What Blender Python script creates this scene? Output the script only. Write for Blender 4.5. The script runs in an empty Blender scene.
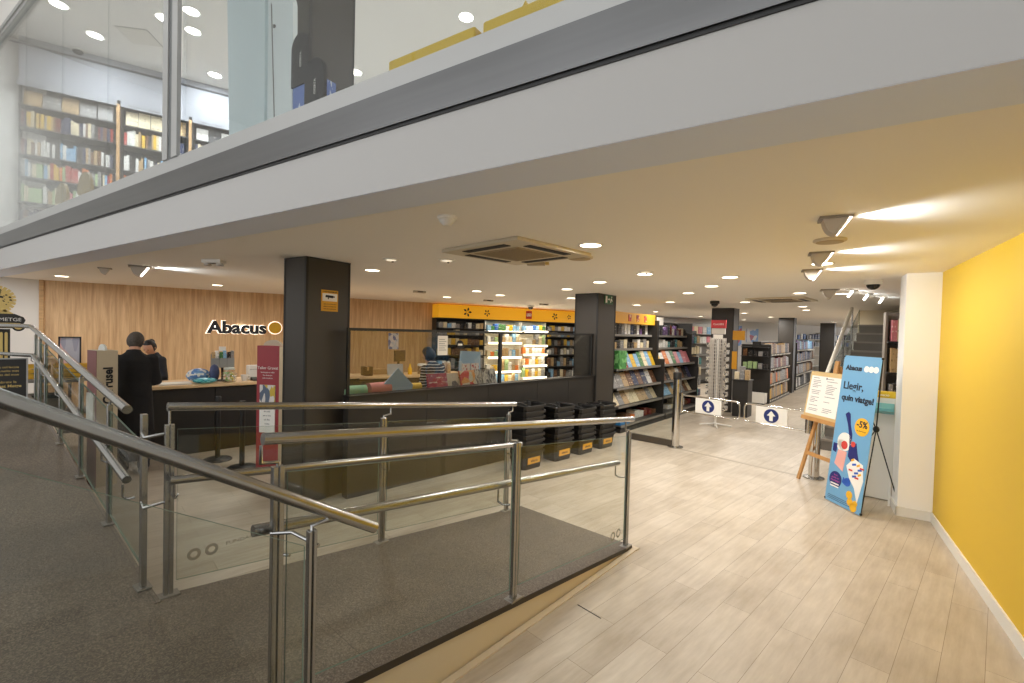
import bpy, bmesh, math, random
from math import sin, cos, radians, pi, sqrt, atan2
from mathutils import Matrix, Vector
random.seed(7)
S = bpy.context.scene
COL = S.collection
VL = bpy.context.view_layer

# ---------------------------------------------------------------- camera
cam = bpy.data.objects.new('camera', bpy.data.cameras.new('camera'))
COL.objects.link(cam)
cam.data.sensor_width = 36.0
cam.data.lens = 462.0 * 36.0 / 1024.0
cam.data.clip_start = 0.02
cam.data.clip_end = 200
_p, _r = radians(1.2), radians(1.45)
_F = Vector((0, cos(_p), -sin(_p)))
_R0, _U0 = Vector((1, 0, 0)), Vector((0, sin(_p), cos(_p)))
_R = _R0 * cos(_r) + _U0 * sin(_r)
_U = _U0 * cos(_r) - _R0 * sin(_r)
cam.matrix_world = Matrix(((_R.x, _U.x, -_F.x, 0), (_R.y, _U.y, -_F.y, 0), (_R.z, _U.z, -_F.z, 1.8), (0, 0, 0, 1)))
S.camera = cam

# ---------------------------------------------------------------- world, exposure
S.view_settings.view_transform = 'Standard'
S.view_settings.look = 'None'
S.view_settings.exposure = 0.33
S.view_settings.gamma = 1.0
S.view_settings.use_curve_mapping = False
W = bpy.data.worlds.new('daylight')
S.world = W
W.use_nodes = True
W.node_tree.nodes['Background'].inputs[0].default_value = (0.96, 0.975, 1.0, 1)
W.node_tree.nodes['Background'].inputs[1].default_value = 1.75
S.cycles.max_bounces = 12
S.cycles.diffuse_bounces = 8
S.cycles.transparent_max_bounces = 32
S.cycles.caustics_reflective = False
S.cycles.caustics_refractive = False

WARM = (1.0, 0.965, 0.91)
NEUT = (0.90, 0.96, 1.0)
E_STORE, E_UP, E_ATR_FILL, E_WASH = 11.2, 28.0, 5.0, 9.0

# ---------------------------------------------------------------- helpers
def lin(c):
    def f(v):
        v /= 255.0
        return v / 12.92 if v <= 0.04045 else ((v + 0.055) / 1.055) ** 2.4
    return (f(c[0]), f(c[1]), f(c[2]), 1.0)

def frame(x, y, az, z=0.0):
    """local +X along azimuth az (clockwise from +Y), local +Y to its left, front faces local -Y"""
    return Matrix.Translation((x, y, z)) @ Matrix.Rotation(radians(90 - az), 4, 'Z')

class MB:
    def __init__(s):
        s.v, s.f, s.sm, s.mi, s.m, s.M = [], [], [], [], 0, Matrix.Identity(4)
    def add(s, vs, fs, smooth=False):
        o = len(s.v)
        s.v += [tuple(s.M @ Vector(p)) for p in vs]
        for f in fs:
            s.f.append(tuple(i + o for i in f)); s.sm.append(smooth); s.mi.append(s.m)
        return s
    def box(s, x0, y0, z0, x1, y1, z1):
        v = [(x0,y0,z0),(x1,y0,z0),(x1,y1,z0),(x0,y1,z0),(x0,y0,z1),(x1,y0,z1),(x1,y1,z1),(x0,y1,z1)]
        return s.add(v, [(0,3,2,1),(4,5,6,7),(0,1,5,4),(1,2,6,5),(2,3,7,6),(3,0,4,7)])
    def rbox(s, x0, y0, z0, x1, y1, z1, c=0.01):
        """box with chamfered vertical edges and chamfered top rim"""
        def ring(i, z):
            a, b, d, e = x0+i, y0+i, x1-i, y1-i
            k = c
            return [(a+k,b,z),(d-k,b,z),(d,b+k,z),(d,e-k,z),(d-k,e,z),(a+k,e,z),(a,e-k,z),(a,b+k,z)]
        R = [ring(c*.6, z0), ring(0, z0+c), ring(0, z1-c), ring(c*.6, z1)]
        v = [p for r in R for p in r]
        f = []
        for k in range(3):
            for i in range(8):
                j = (i+1) % 8
                f.append((k*8+i, k*8+j, k*8+8+j, k*8+8+i))
        f.append(tuple(reversed(range(8)))); f.append(tuple(range(24, 32)))
        return s.add(v, f)
    def prism(s, poly, z0, z1):
        n = len(poly)
        v = [(x,y,z0) for x,y in poly] + [(x,y,z1) for x,y in poly]
        f = [tuple(reversed(range(n))), tuple(range(n, 2*n))]
        f += [(i,(i+1)%n,n+(i+1)%n,n+i) for i in range(n)]
        return s.add(v, f)
    def prismy(s, poly, y0, y1):
        """poly in x,z (counter-clockwise seen from -Y), from y0 (front) to y1 (back)"""
        n = len(poly)
        v = [(x,y0,z) for x,z in poly] + [(x,y1,z) for x,z in poly]
        f = [tuple(range(n)), tuple(reversed(range(n, 2*n)))]
        f += [((i+1)%n,i,n+i,n+(i+1)%n) for i in range(n)]
        return s.add(v, f)
    def prismx(s, poly, x0, x1):
        """poly in y,z"""
        n = len(poly)
        v = [(x0,y,z) for y,z in poly] + [(x1,y,z) for y,z in poly]
        f = [tuple(reversed(range(n))), tuple(range(n, 2*n))]
        f += [(i,(i+1)%n,n+(i+1)%n,n+i) for i in range(n)]
        return s.add(v, f)
    def tube(s, pts, r, n=12, caps=True):
        P = [Vector(p) for p in pts]
        rs = r if isinstance(r, (list, tuple)) else [r]*len(P)
        v, f = [], []
        up = None
        for i, p in enumerate(P):
            a = (P[i]-P[i-1]).normalized() if i else (P[1]-P[0]).normalized()
            b = (P[i+1]-P[i]).normalized() if i < len(P)-1 else a
            t = (a+b)
            t = t.normalized() if t.length > 1e-6 else a
            if up is None:
                up = Vector((0,0,1)) if abs(t.z) < .9 else Vector((1,0,0))
            x = up.cross(t)
            if x.length < 1e-5: x = Vector((1,0,0)).cross(t)
            x.normalize(); y = t.cross(x); up = y
            k = 1/max(.5, a.dot(t))
            for j in range(n):
                an = 2*pi*j/n
                v.append(tuple(p + x*cos(an)*rs[i] + y*sin(an)*rs[i]) if k < 1.02 else tuple(p + (x*cos(an) + y*sin(an))*rs[i]*min(k,1.4)))
        for i in range(len(P)-1):
            for j in range(n):
                f.append((i*n+j, i*n+(j+1)%n, (i+1)*n+(j+1)%n, (i+1)*n+j))
        s.add(v, f, True)
        if caps:
            m = len(P)-1
            s.add(v[:n], [tuple(reversed(range(n)))]); s.add(v[m*n:], [tuple(range(n))])
        return s
    def lathe(s, prof, n=20, cx=0, cy=0, cap=True, smooth=True):
        v, f = [], []
        for r, z in prof:
            for j in range(n):
                a = 2*pi*j/n
                v.append((cx+r*cos(a), cy+r*sin(a), z))
        for i in range(len(prof)-1):
            for j in range(n):
                f.append((i*n+j, i*n+(j+1)%n, (i+1)*n+(j+1)%n, (i+1)*n+j))
        s.add(v, f, smooth)
        if cap:
            k = (len(prof)-1)*n
            s.add(v[:n], [tuple(reversed(range(n)))]); s.add(v[k:], [tuple(range(n))])
        return s
    def cyl(s, cx, cy, z0, z1, r, n=20):
        return s.lathe([(r,z0),(r,z1)], n, cx, cy)
    def sph(s, c, rx, ry=None, rz=None, nu=16, nv=10):
        ry = rx if ry is None else ry; rz = rx if rz is None else rz
        v, f = [], []
        for i in range(nv+1):
            t = pi*i/nv
            for j in range(nu):
                a = 2*pi*j/nu
                v.append((c[0]+rx*sin(t)*cos(a), c[1]+ry*sin(t)*sin(a), c[2]-rz*cos(t)))
        for i in range(nv):
            for j in range(nu):
                f.append((i*nu+j, i*nu+(j+1)%nu, (i+1)*nu+(j+1)%nu, (i+1)*nu+j))
        return s.add(v, f, True)
    def loft(s, rings, n=16):
        """rings of (centre, rx, ry, [tilt matrix]) stacked; closed with caps"""
        v, f = [], []
        for r in rings:
            c, rx, ry = Vector(r[0]), r[1], r[2]
            T = r[3] if len(r) > 3 else Matrix.Identity(3)
            for j in range(n):
                a = 2*pi*j/n
                v.append(tuple(c + T @ Vector((rx*cos(a), ry*sin(a), 0))))
        m = len(rings)
        for i in range(m-1):
            for j in range(n):
                f.append((i*n+j, i*n+(j+1)%n, (i+1)*n+(j+1)%n, (i+1)*n+j))
        f.append(tuple(reversed(range(n)))); f.append(tuple(range((m-1)*n, m*n)))
        return s.add(v, f, True)
    def mesh(s, name, mats):
        me = bpy.data.meshes.new(name)
        me.from_pydata(s.v, [], s.f)
        for m in (mats if isinstance(mats, (list, tuple)) else [mats]): me.materials.append(m)
        me.polygons.foreach_set('use_smooth', s.sm)
        me.polygons.foreach_set('material_index', s.mi)
        me.validate(); me.update()
        bm = bmesh.new(); bm.from_mesh(me)
        bmesh.ops.recalc_face_normals(bm, faces=bm.faces)
        bm.to_mesh(me); bm.free()
        if any(s.sm): me.set_sharp_from_angle(angle=radians(50))
        return me
    def build(s, name, mats, parent=None, M=None):
        o = bpy.data.objects.new(name, s.mesh(name, mats))
        COL.objects.link(o)
        if parent is not None: o.parent = parent
        if M is not None: o.matrix_local = M
        return o

def thing(name, label, cat, M=None, group=None):
    o = bpy.data.objects.new(name, None)
    COL.objects.link(o)
    o.empty_display_size = .1
    if M is not None: o.matrix_world = M
    o['label'] = label; o['category'] = cat
    if group: o['group'] = group
    return o

def tag(o, label, cat, group=None, M=None):
    o['label'] = label; o['category'] = cat
    if group: o['group'] = group
    if M is not None: o.matrix_world = M
    return o

def struct(o, label=None, cat=None):
    o['kind'] = 'structure'
    if label: o['label'] = label
    if cat: o['category'] = cat
    return o

def dup(root, M, label, group=None):
    r = root.copy(); COL.objects.link(r); r.matrix_world = M; r['label'] = label
    if group: r['group'] = group
    for ch in list(root.children):
        c = ch.copy(); COL.objects.link(c); c.parent = r
        for g in list(ch.children):
            d = g.copy(); COL.objects.link(d); d.parent = c
    return r

_ORD = 'first second third fourth fifth sixth seventh eighth ninth tenth eleventh twelfth thirteenth fourteenth fifteenth sixteenth seventeenth eighteenth nineteenth twentieth'.split()
_TEN = {2:'twenty', 3:'thirty', 4:'forty', 5:'fifty'}
def nth(i):
    if i <= 20: return _ORD[i-1]
    t, u = divmod(i, 10)
    return {2:'twent',3:'thirt',4:'fort',5:'fift'}[t] + 'ieth' if u == 0 else _TEN[t] + '-' + _ORD[u-1]

def text_mesh(name, body, size, mat, extrude=0.001, align='LEFT', offset=0.0, shear=0.0, space=1.0, width=None):
    cu = bpy.data.curves.new(name, 'FONT')
    cu.body = body; cu.size = size; cu.extrude = extrude; cu.align_x = align; cu.offset = offset; cu.shear = shear
    cu.space_character = space; cu.resolution_u = 3
    t = bpy.data.objects.new(name, cu); COL.objects.link(t)
    VL.update()
    dg = bpy.context.evaluated_depsgraph_get()
    me = bpy.data.meshes.new_from_object(t.evaluated_get(dg), depsgraph=dg)
    bpy.data.objects.remove(t); bpy.data.curves.remove(cu)
    me.materials.clear(); me.materials.append(mat)
    if width:
        xs = [v.co.x for v in me.vertices]
        w = max(xs)-min(xs); k = width/w
        for v in me.vertices: v.co.x *= k
    me.name = name
    return me
UPR = Matrix.Rotation(radians(90), 4, 'X')     # text standing, facing -Y
def text(name, body, size, mat, parent, x, y, z, M=None, **k):
    me = text_mesh(name, body, size, mat, **k)
    o = bpy.data.objects.new(name, me); COL.objects.link(o); o.parent = parent
    o.matrix_local = (M if M is not None else Matrix.Translation((x, y, z)) @ UPR)
    return o

def evaluated(o, name):
    """apply modifiers into a plain mesh"""
    VL.update()
    dg = bpy.context.evaluated_depsgraph_get()
    me = bpy.data.meshes.new_from_object(o.evaluated_get(dg), depsgraph=dg)
    o.modifiers.clear(); o.data = me; me.name = name
    return o

# ---------------------------------------------------------------- materials
MATS = {}
def mat(name, col, rough=.5, metal=0.0, spec=.5, var=0.0, vscale=8.0, bump=0.0, bscale=60.0, emit=None, estr=0.0, vvec=(1,1,1)):
    if name in MATS: return MATS[name]
    m = bpy.data.materials.new(name); m.use_nodes = True
    nt = m.node_tree; b = nt.nodes['Principled BSDF']
    c = lin(col)
    b.inputs['Base Color'].default_value = c
    b.inputs['Roughness'].default_value = rough
    b.inputs['Metallic'].default_value = metal
    b.inputs['Specular IOR Level'].default_value = spec
    if var or bump:
        tc = nt.nodes.new('ShaderNodeTexCoord'); mp = nt.nodes.new('ShaderNodeMapping')
        mp.inputs['Scale'].default_value = vvec
        nt.links.new(tc.outputs['Object'], mp.inputs[0])
    if var:
        n = nt.nodes.new('ShaderNodeTexNoise'); n.inputs['Scale'].default_value = vscale; n.inputs['Detail'].default_value = 4
        nt.links.new(mp.outputs[0], n.inputs[0])
        r = nt.nodes.new('ShaderNodeValToRGB')
        r.color_ramp.elements[0].position = .3; r.color_ramp.elements[1].position = .7
        r.color_ramp.elements[0].color = tuple(v*(1-var) for v in c[:3]) + (1,)
        r.color_ramp.elements[1].color = tuple(min(1, v*(1+var)) for v in c[:3]) + (1,)
        nt.links.new(n.outputs[0], r.inputs[0]); nt.links.new(r.outputs[0], b.inputs['Base Color'])
    if bump:
        n2 = nt.nodes.new('ShaderNodeTexNoise'); n2.inputs['Scale'].default_value = bscale
        nt.links.new(mp.outputs[0], n2.inputs[0])
        bp = nt.nodes.new('ShaderNodeBump'); bp.inputs['Strength'].default_value = bump; bp.inputs['Distance'].default_value = .01
        nt.links.new(n2.outputs[0], bp.inputs['Height']); nt.links.new(bp.outputs[0], b.inputs['Normal'])
    if emit:
        b.inputs['Emission Color'].default_value = lin(emit); b.inputs['Emission Strength'].default_value = estr
    MATS[name] = m
    return m

def glass_mat(name, tint, refl=1.0):
    m = bpy.data.materials.new(name); m.use_nodes = True
    nt = m.node_tree; nt.nodes.clear()
    o = nt.nodes.new('ShaderNodeOutputMaterial'); mx = nt.nodes.new('ShaderNodeMixShader')
    t = nt.nodes.new('ShaderNodeBsdfTransparent'); g = nt.nodes.new('ShaderNodeBsdfGlossy'); fr = nt.nodes.new('ShaderNodeLayerWeight')
    pw = nt.nodes.new('ShaderNodeMath'); pw.operation = 'POWER'; pw.inputs[1].default_value = 5.0
    ml = nt.nodes.new('ShaderNodeMath'); ml.operation = 'MULTIPLY_ADD'; ml.inputs[1].default_value = .6*refl; ml.inputs[2].default_value = .035*refl
    fr.inputs[0].default_value = .5
    t.inputs[0].default_value = tint + (1,)
    g.inputs['Roughness'].default_value = 0.02
    nt.links.new(fr.outputs['Facing'], pw.inputs[0]); nt.links.new(pw.outputs[0], ml.inputs[0]); nt.links.new(ml.outputs[0], mx.inputs[0])
    nt.links.new(t.outputs[0], mx.inputs[1]); nt.links.new(g.outputs[0], mx.inputs[2]); nt.links.new(mx.outputs[0], o.inputs[0])
    MATS[name] = m
    return m

WHITE = mat('white_paint', (228, 225, 220), .75, bump=.03, bscale=40)
FASC = mat('fascia_cool_white', (180, 178, 175), .7)
UPW = mat('upper_wall_grey', (158, 160, 167), .75)
STEELF = mat('foot_plate_steel', (150, 146, 140), .45, 1.0)
CEILW = mat('ceiling_white', (247, 243, 236), .85)
CREAM = mat('cream_paint', (214, 202, 174), .6)
STEEL = mat('stainless_steel', (170, 170, 168), .27, 1.0)
STEELB = mat('brushed_steel', (108, 108, 108), .38, 1.0, var=.06, vscale=3, vvec=(.2, 1, 6))
CHROME = mat('chrome', (214, 212, 208), .1, 1.0)
ALU = mat('grey_aluminium', (176, 176, 174), .45, .3)
BLACK = mat('black_laminate', (38, 35, 32), .5, var=.08, vscale=3)
BLACKM = mat('black_metal', (26, 25, 25), .45)
BLACKP = mat('black_plastic', (27, 26, 25), .42)
PILLAR = mat('dark_bronze_panel', (58, 53, 47), .45, .1)
DARKTRIM = mat('dark_trim', (22, 20, 18), .5)
YELLOWW = mat('yellow_wall_paint', (222, 184, 50), .6)
YELLOW = mat('yellow_panel', (238, 184, 30), .45)
WHITEP = mat('white_plastic', (232, 230, 224), .4)
PAPER = mat('paper_white', (236, 233, 226), .8)
WOODL = mat('light_wood', (190, 150, 100), .5, var=.18, vscale=5, vvec=(1, 6, 6))
WOODC = mat('counter_wood_top', (222, 190, 145), .4, var=.12, vscale=4, vvec=(1, 7, 7))
INK = mat('ink_dark', (25, 25, 30), .7)
GREYT = mat('ink_grey', (110, 108, 106), .7)
GOLD = mat('gold_print', (214, 186, 112), .5)
LENS = mat('lamp_lens', (255, 250, 240), .4, emit=(255, 236, 205), estr=9.0)
LENSN = mat('lamp_lens_neutral', (255, 250, 244), .4, emit=(255, 250, 240), estr=9.0)
LEDM = mat('led_strip', (255, 248, 230), .4, emit=(255, 240, 210), estr=4.5)
GLASS = glass_mat('clear_glass', (.955, .97, .95))
GLASSU = glass_mat('shopfront_glass', (.93, .945, .945), 2.0)
GLASSD = glass_mat('smoked_glass', (.80, .80, .78))

def floor_mat():
    m = bpy.data.materials.new('floor_planks'); m.use_nodes = True
    nt = m.node_tree; b = nt.nodes['Principled BSDF']; L = nt.links.new
    tc = nt.nodes.new('ShaderNodeTexCoord')
    br = nt.nodes.new('ShaderNodeTexBrick')
    br.offset = .37; br.offset_frequency = 2
    br.inputs['Scale'].default_value = 1.0
    br.inputs['Color1'].default_value = (.0, .0, .0, 1); br.inputs['Color2'].default_value = (1, 1, 1, 1)
    br.inputs['Mortar'].default_value = (.5, .5, .5, 1)
    br.inputs['Mortar Size'].default_value = .0012; br.inputs['Mortar Smooth'].default_value = .1
    br.inputs['Brick Width'].default_value = 1.22; br.inputs['Row Height'].default_value = .177
    L(tc.outputs['Object'], br.inputs['Vector'])
    mp = nt.nodes.new('ShaderNodeMapping'); mp.inputs['Scale'].default_value = (1.2, 9, 1); L(tc.outputs['Object'], mp.inputs[0])
    ns = nt.nodes.new('ShaderNodeTexNoise'); ns.inputs['Scale'].default_value = 2.6; ns.inputs['Detail'].default_value = 6; ns.inputs['Roughness'].default_value = .62
    L(mp.outputs[0], ns.inputs[0])
    n2 = nt.nodes.new('ShaderNodeTexNoise'); n2.inputs['Scale'].default_value = 2.3; n2.inputs['Detail'].default_value = 5
    L(tc.outputs['Object'], n2.inputs[0])
    a1 = nt.nodes.new('ShaderNodeMath'); a1.operation = 'MULTIPLY_ADD'; a1.inputs[1].default_value = .30; a1.inputs[2].default_value = -.52; L(br.outputs['Color'], a1.inputs[0])
    m2 = nt.nodes.new('ShaderNodeMath'); m2.operation = 'MULTIPLY_ADD'; m2.inputs[1].default_value = .95; L(ns.outputs[0], m2.inputs[0]); L(a1.outputs[0], m2.inputs[2])
    m3 = nt.nodes.new('ShaderNodeMath'); m3.operation = 'MULTIPLY_ADD'; m3.inputs[1].default_value = .85; L(n2.outputs[0], m3.inputs[0]); L(m2.outputs[0], m3.inputs[2])
    r = nt.nodes.new('ShaderNodeValToRGB')
    r.color_ramp.elements[0].position = .0; r.color_ramp.elements[0].color = lin((158, 143, 122))
    r.color_ramp.elements[1].position = 1.0; r.color_ramp.elements[1].color = lin((208, 197, 181))
    L(m3.outputs[0], r.inputs[0])
    mx = nt.nodes.new('ShaderNodeMix'); mx.data_type = 'RGBA'
    L(br.outputs['Fac'], mx.inputs[0]); L(r.outputs[0], mx.inputs[6]); mx.inputs[7].default_value = lin((128, 112, 92))
    L(mx.outputs[2], b.inputs['Base Color'])
    b.inputs['Roughness'].default_value = .42
    bp = nt.nodes.new('ShaderNodeBump'); bp.invert = True; bp.inputs['Strength'].default_value = .25; bp.inputs['Distance'].default_value = .002
    L(br.outputs['Fac'], bp.inputs['Height']); L(bp.outputs[0], b.inputs['Normal'])
    return m
FLOORM = floor_mat()

def granite_mat():
    m = bpy.data.materials.new('granite_tiles'); m.use_nodes = True
    nt = m.node_tree; b = nt.nodes['Principled BSDF']; L = nt.links.new
    tc = nt.nodes.new('ShaderNodeTexCoord')
    v = nt.nodes.new('ShaderNodeTexVoronoi'); v.inputs['Scale'].default_value = 190; L(tc.outputs['Object'], v.inputs['Vector'])
    n = nt.nodes.new('ShaderNodeTexNoise'); n.inputs['Scale'].default_value = 90; n.inputs['Detail'].default_value = 3; L(tc.outputs['Object'], n.inputs[0])
    n2 = nt.nodes.new('ShaderNodeTexNoise'); n2.inputs['Scale'].default_value = 1.3; n2.inputs['Detail'].default_value = 4; L(tc.outputs['Object'], n2.inputs[0])
    r = nt.nodes.new('ShaderNodeValToRGB')
    r.color_ramp.elements[0].position = .0; r.color_ramp.elements[0].color = lin((62, 54, 46))
    r.color_ramp.elements[1].position = 1.0; r.color_ramp.elements[1].color = lin((150, 138, 120))
    e = r.color_ramp.elements.new(.5); e.color = lin((98, 87, 74))
    mx0 = nt.nodes.new('ShaderNodeMix'); mx0.data_type = 'FLOAT'; mx0.inputs[0].default_value = .5
    sp = nt.nodes.new('ShaderNodeSeparateColor'); L(v.outputs['Color'], sp.inputs[0])
    L(sp.outputs[0], mx0.inputs[2]); L(n.outputs[0], mx0.inputs[3])
    L(mx0.outputs[0], r.inputs[0])
    br = nt.nodes.new('ShaderNodeTexBrick'); br.offset = 0; br.inputs['Scale'].default_value = 1
    br.inputs['Brick Width'].default_value = 1.22; br.inputs['Row Height'].default_value = 1.5; br.inputs['Mortar Size'].default_value = .0012
    L(tc.outputs['Object'], br.inputs['Vector'])
    mx = nt.nodes.new('ShaderNodeMix'); mx.data_type = 'RGBA'; mx.blend_type = 'MULTIPLY'
    r2 = nt.nodes.new('ShaderNodeValToRGB'); r2.color_ramp.elements[0].color = (.74, .74, .74, 1); r2.color_ramp.elements[1].color = (1.1, 1.1, 1.1, 1)
    r2.color_ramp.elements[0].position = .35; r2.color_ramp.elements[1].position = .65
    L(n2.outputs[0], r2.inputs[0]); mx.inputs[0].default_value = 1; L(r.outputs[0], mx.inputs[6]); L(r2.outputs[0], mx.inputs[7])
    mx2 = nt.nodes.new('ShaderNodeMix'); mx2.data_type = 'RGBA'; L(br.outputs['Fac'], mx2.inputs[0]); L(mx.outputs[2], mx2.inputs[6]); mx2.inputs[7].default_value = lin((55, 48, 40))
    L(mx2.outputs[2], b.inputs['Base Color']); b.inputs['Roughness'].default_value = .55
    return m
GRANITE = granite_mat()

def oak_mat(name, c0, c1):
    m = bpy.data.materials.new(name); m.use_nodes = True
    nt = m.node_tree; b = nt.nodes['Principled BSDF']; L = nt.links.new
    tc = nt.nodes.new('ShaderNodeTexCoord'); mp = nt.nodes.new('ShaderNodeMapping'); mp.inputs['Scale'].default_value = (8, 8, .5)
    L(tc.outputs['Object'], mp.inputs[0])
    n = nt.nodes.new('ShaderNodeTexNoise'); n.inputs['Scale'].default_value = 2.2; n.inputs['Detail'].default_value = 8; n.inputs['Roughness'].default_value = .65; n.inputs['Distortion'].default_value = .5
    L(mp.outputs[0], n.inputs[0])
    r = nt.nodes.new('ShaderNodeValToRGB'); r.color_ramp.elements[0].position = .3; r.color_ramp.elements[1].position = .72
    r.color_ramp.elements[0].color = lin(c0); r.color_ramp.elements[1].color = lin(c1)
    L(n.outputs[0], r.inputs[0]); L(r.outputs[0], b.inputs['Base Color']); b.inputs['Roughness'].default_value = .5
    return m
OAK = oak_mat('oak_panelling', (174, 134, 90), (224, 188, 142))

# printed covers: colour name -> (base, secondary)
PAL = {
 'red': ((176, 44, 40), (240, 220, 190)), 'dark red': ((110, 30, 34), (220, 180, 120)), 'orange': ((222, 120, 40), (250, 230, 190)),
 'yellow': ((226, 184, 50), (150, 60, 30)), 'cream': ((226, 212, 178), (120, 90, 60)), 'white': ((230, 228, 222), (110, 110, 120)),
 'grey': ((140, 138, 136), (225, 220, 215)), 'black': ((30, 29, 30), (190, 180, 170)), 'navy': ((34, 44, 84), (210, 200, 170)),
 'blue': ((52, 98, 168), (225, 225, 220)), 'light blue': ((130, 176, 212), (245, 240, 230)), 'green': ((66, 122, 70), (230, 220, 170)),
 'pale green': ((168, 194, 140), (90, 110, 70)), 'brown': ((112, 76, 50), (220, 190, 140)), 'pink': ((214, 130, 140), (245, 225, 220)),
 'purple': ((98, 66, 120), (220, 200, 210)), 'teal': ((50, 130, 134), (230, 230, 210)), 'tan': ((186, 156, 112), (90, 70, 50))}
def cover(name):
    key = 'cover_' + name
    if key in MATS: return MATS[key]
    a, b2 = PAL[name]
    m = bpy.data.materials.new(key.replace(' ', '_')); m.use_nodes = True
    nt = m.node_tree; b = nt.nodes['Principled BSDF']; L = nt.links.new
    tc = nt.nodes.new('ShaderNodeTexCoord'); sp = nt.nodes.new('ShaderNodeSeparateXYZ'); L(tc.outputs['Generated'], sp.inputs[0])
    oi = nt.nodes.new('ShaderNodeObjectInfo')
    ad = nt.nodes.new('ShaderNodeMath'); ad.operation = 'MULTIPLY_ADD'; ad.inputs[1].default_value = 7.0; L(oi.outputs['Random'], ad.inputs[0])
    ml = nt.nodes.new('ShaderNodeMath'); ml.operation = 'MULTIPLY'; ml.inputs[1].default_value = 5.0; L(sp.outputs[2], ml.inputs[0])
    L(ml.outputs[0], ad.inputs[2])
    nz = nt.nodes.new('ShaderNodeTexNoise'); nz.noise_dimensions = '1D'; nz.inputs['Scale'].default_value = 1.6; L(ad.outputs[0], nz.inputs['W'])
    vm = nt.nodes.new('ShaderNodeVectorMath'); vm.operation = 'ADD'; L(tc.outputs['Generated'], vm.inputs[0]); L(oi.outputs['Random'], vm.inputs[1])
    n3 = nt.nodes.new('ShaderNodeTexNoise'); n3.inputs['Scale'].default_value = 4.5; n3.inputs['Detail'].default_value = 2; L(vm.outputs[0], n3.inputs[0])
    r1 = nt.nodes.new('ShaderNodeValToRGB'); r1.color_ramp.interpolation = 'CONSTANT'
    r1.color_ramp.elements[0].color = (0, 0, 0, 1); r1.color_ramp.elements[1].position = .56; r1.color_ramp.elements[1].color = (.8, .8, .8, 1)
    L(nz.outputs[0], r1.inputs[0])
    r2 = nt.nodes.new('ShaderNodeValToRGB'); r2.color_ramp.elements[0].position = .52; r2.color_ramp.elements[1].position = .6; L(n3.outputs[0], r2.inputs[0])
    mm = nt.nodes.new('ShaderNodeMath'); mm.operation = 'MULTIPLY'; L(r1.outputs[0], mm.inputs[0]); L(r2.outputs[0], mm.inputs[1])
    mx = nt.nodes.new('ShaderNodeMix'); mx.data_type = 'RGBA'; L(mm.outputs[0], mx.inputs[0]); mx.inputs[6].default_value = lin(a); mx.inputs[7].default_value = lin(b2)
    L(mx.outputs[2], b.inputs['Base Color']); b.inputs['Roughness'].default_value = .4
    MATS[key] = m
    return m

def printed(name, c1, c2, c3, scale=6.0):
    """busy printed packaging / picture"""
    key = 'print_' + name
    if key in MATS: return MATS[key]
    m = bpy.data.materials.new(key); m.use_nodes = True
    nt = m.node_tree; b = nt.nodes['Principled BSDF']; L = nt.links.new
    tc = nt.nodes.new('ShaderNodeTexCoord'); oi = nt.nodes.new('ShaderNodeObjectInfo')
    vm = nt.nodes.new('ShaderNodeVectorMath'); vm.operation = 'ADD'; L(tc.outputs['Generated'], vm.inputs[0])
    sc = nt.nodes.new('ShaderNodeMath'); sc.operation = 'MULTIPLY'; sc.inputs[1].default_value = 9; L(oi.outputs['Random'], sc.inputs[0]); L(sc.outputs[0], vm.inputs[1])
    v = nt.nodes.new('ShaderNodeTexVoronoi'); v.inputs['Scale'].default_value = scale; L(vm.outputs[0], v.inputs['Vector'])
    sp = nt.nodes.new('ShaderNodeSeparateColor'); L(v.outputs['Color'], sp.inputs[0])
    r = nt.nodes.new('ShaderNodeValToRGB'); r.color_ramp.interpolation = 'CONSTANT'
    r.color_ramp.elements[0].color = lin(c1); r.color_ramp.elements[1].position = .45; r.color_ramp.elements[1].color = lin(c2)
    e = r.color_ramp.elements.new(.75); e.color = lin(c3)
    L(sp.outputs[0], r.inputs[0]); L(r.outputs[0], b.inputs['Base Color']); b.inputs['Roughness'].default_value = .4
    MATS[key] = m
    return m

def add_light(parent, kind, name, energy, color, loc, direction=(0, 0, -1), size=.15, spot=None, blend=.5, spread=None, shape='DISK', size_y=None):
    l = bpy.data.lights.new(name, kind)
    l.energy = energy; l.color = color
    if kind == 'AREA':
        l.shape = shape; l.size = size
        if size_y: l.size_y = size_y
        if spread: l.spread = radians(spread)
    else:
        l.shadow_soft_size = size
        if kind == 'SPOT': l.spot_size = radians(spot); l.spot_blend = blend
    o = bpy.data.objects.new(name, l); COL.objects.link(o)
    o.parent = parent
    o.matrix_local = Matrix.Translation(loc) @ Vector(direction).to_track_quat('-Z', 'Y').to_matrix().to_4x4()
    return o

# ================================================================ SETTING
FF = frame(.859, 1.349, 122.5)              # fascia frame: +X right along the fascia, +Y into the shop

FW = frame(-8.27, 8.12, 57)                 # oak wall frame
FL = frame(-8.27, 8.12, 32.5)               # left wall frame
def sbox(name, M, boxes, m, **k):
    b = MB()
    for q in boxes: b.box(*q)
    return struct(b.build(name, m, None, M), **k)

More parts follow.
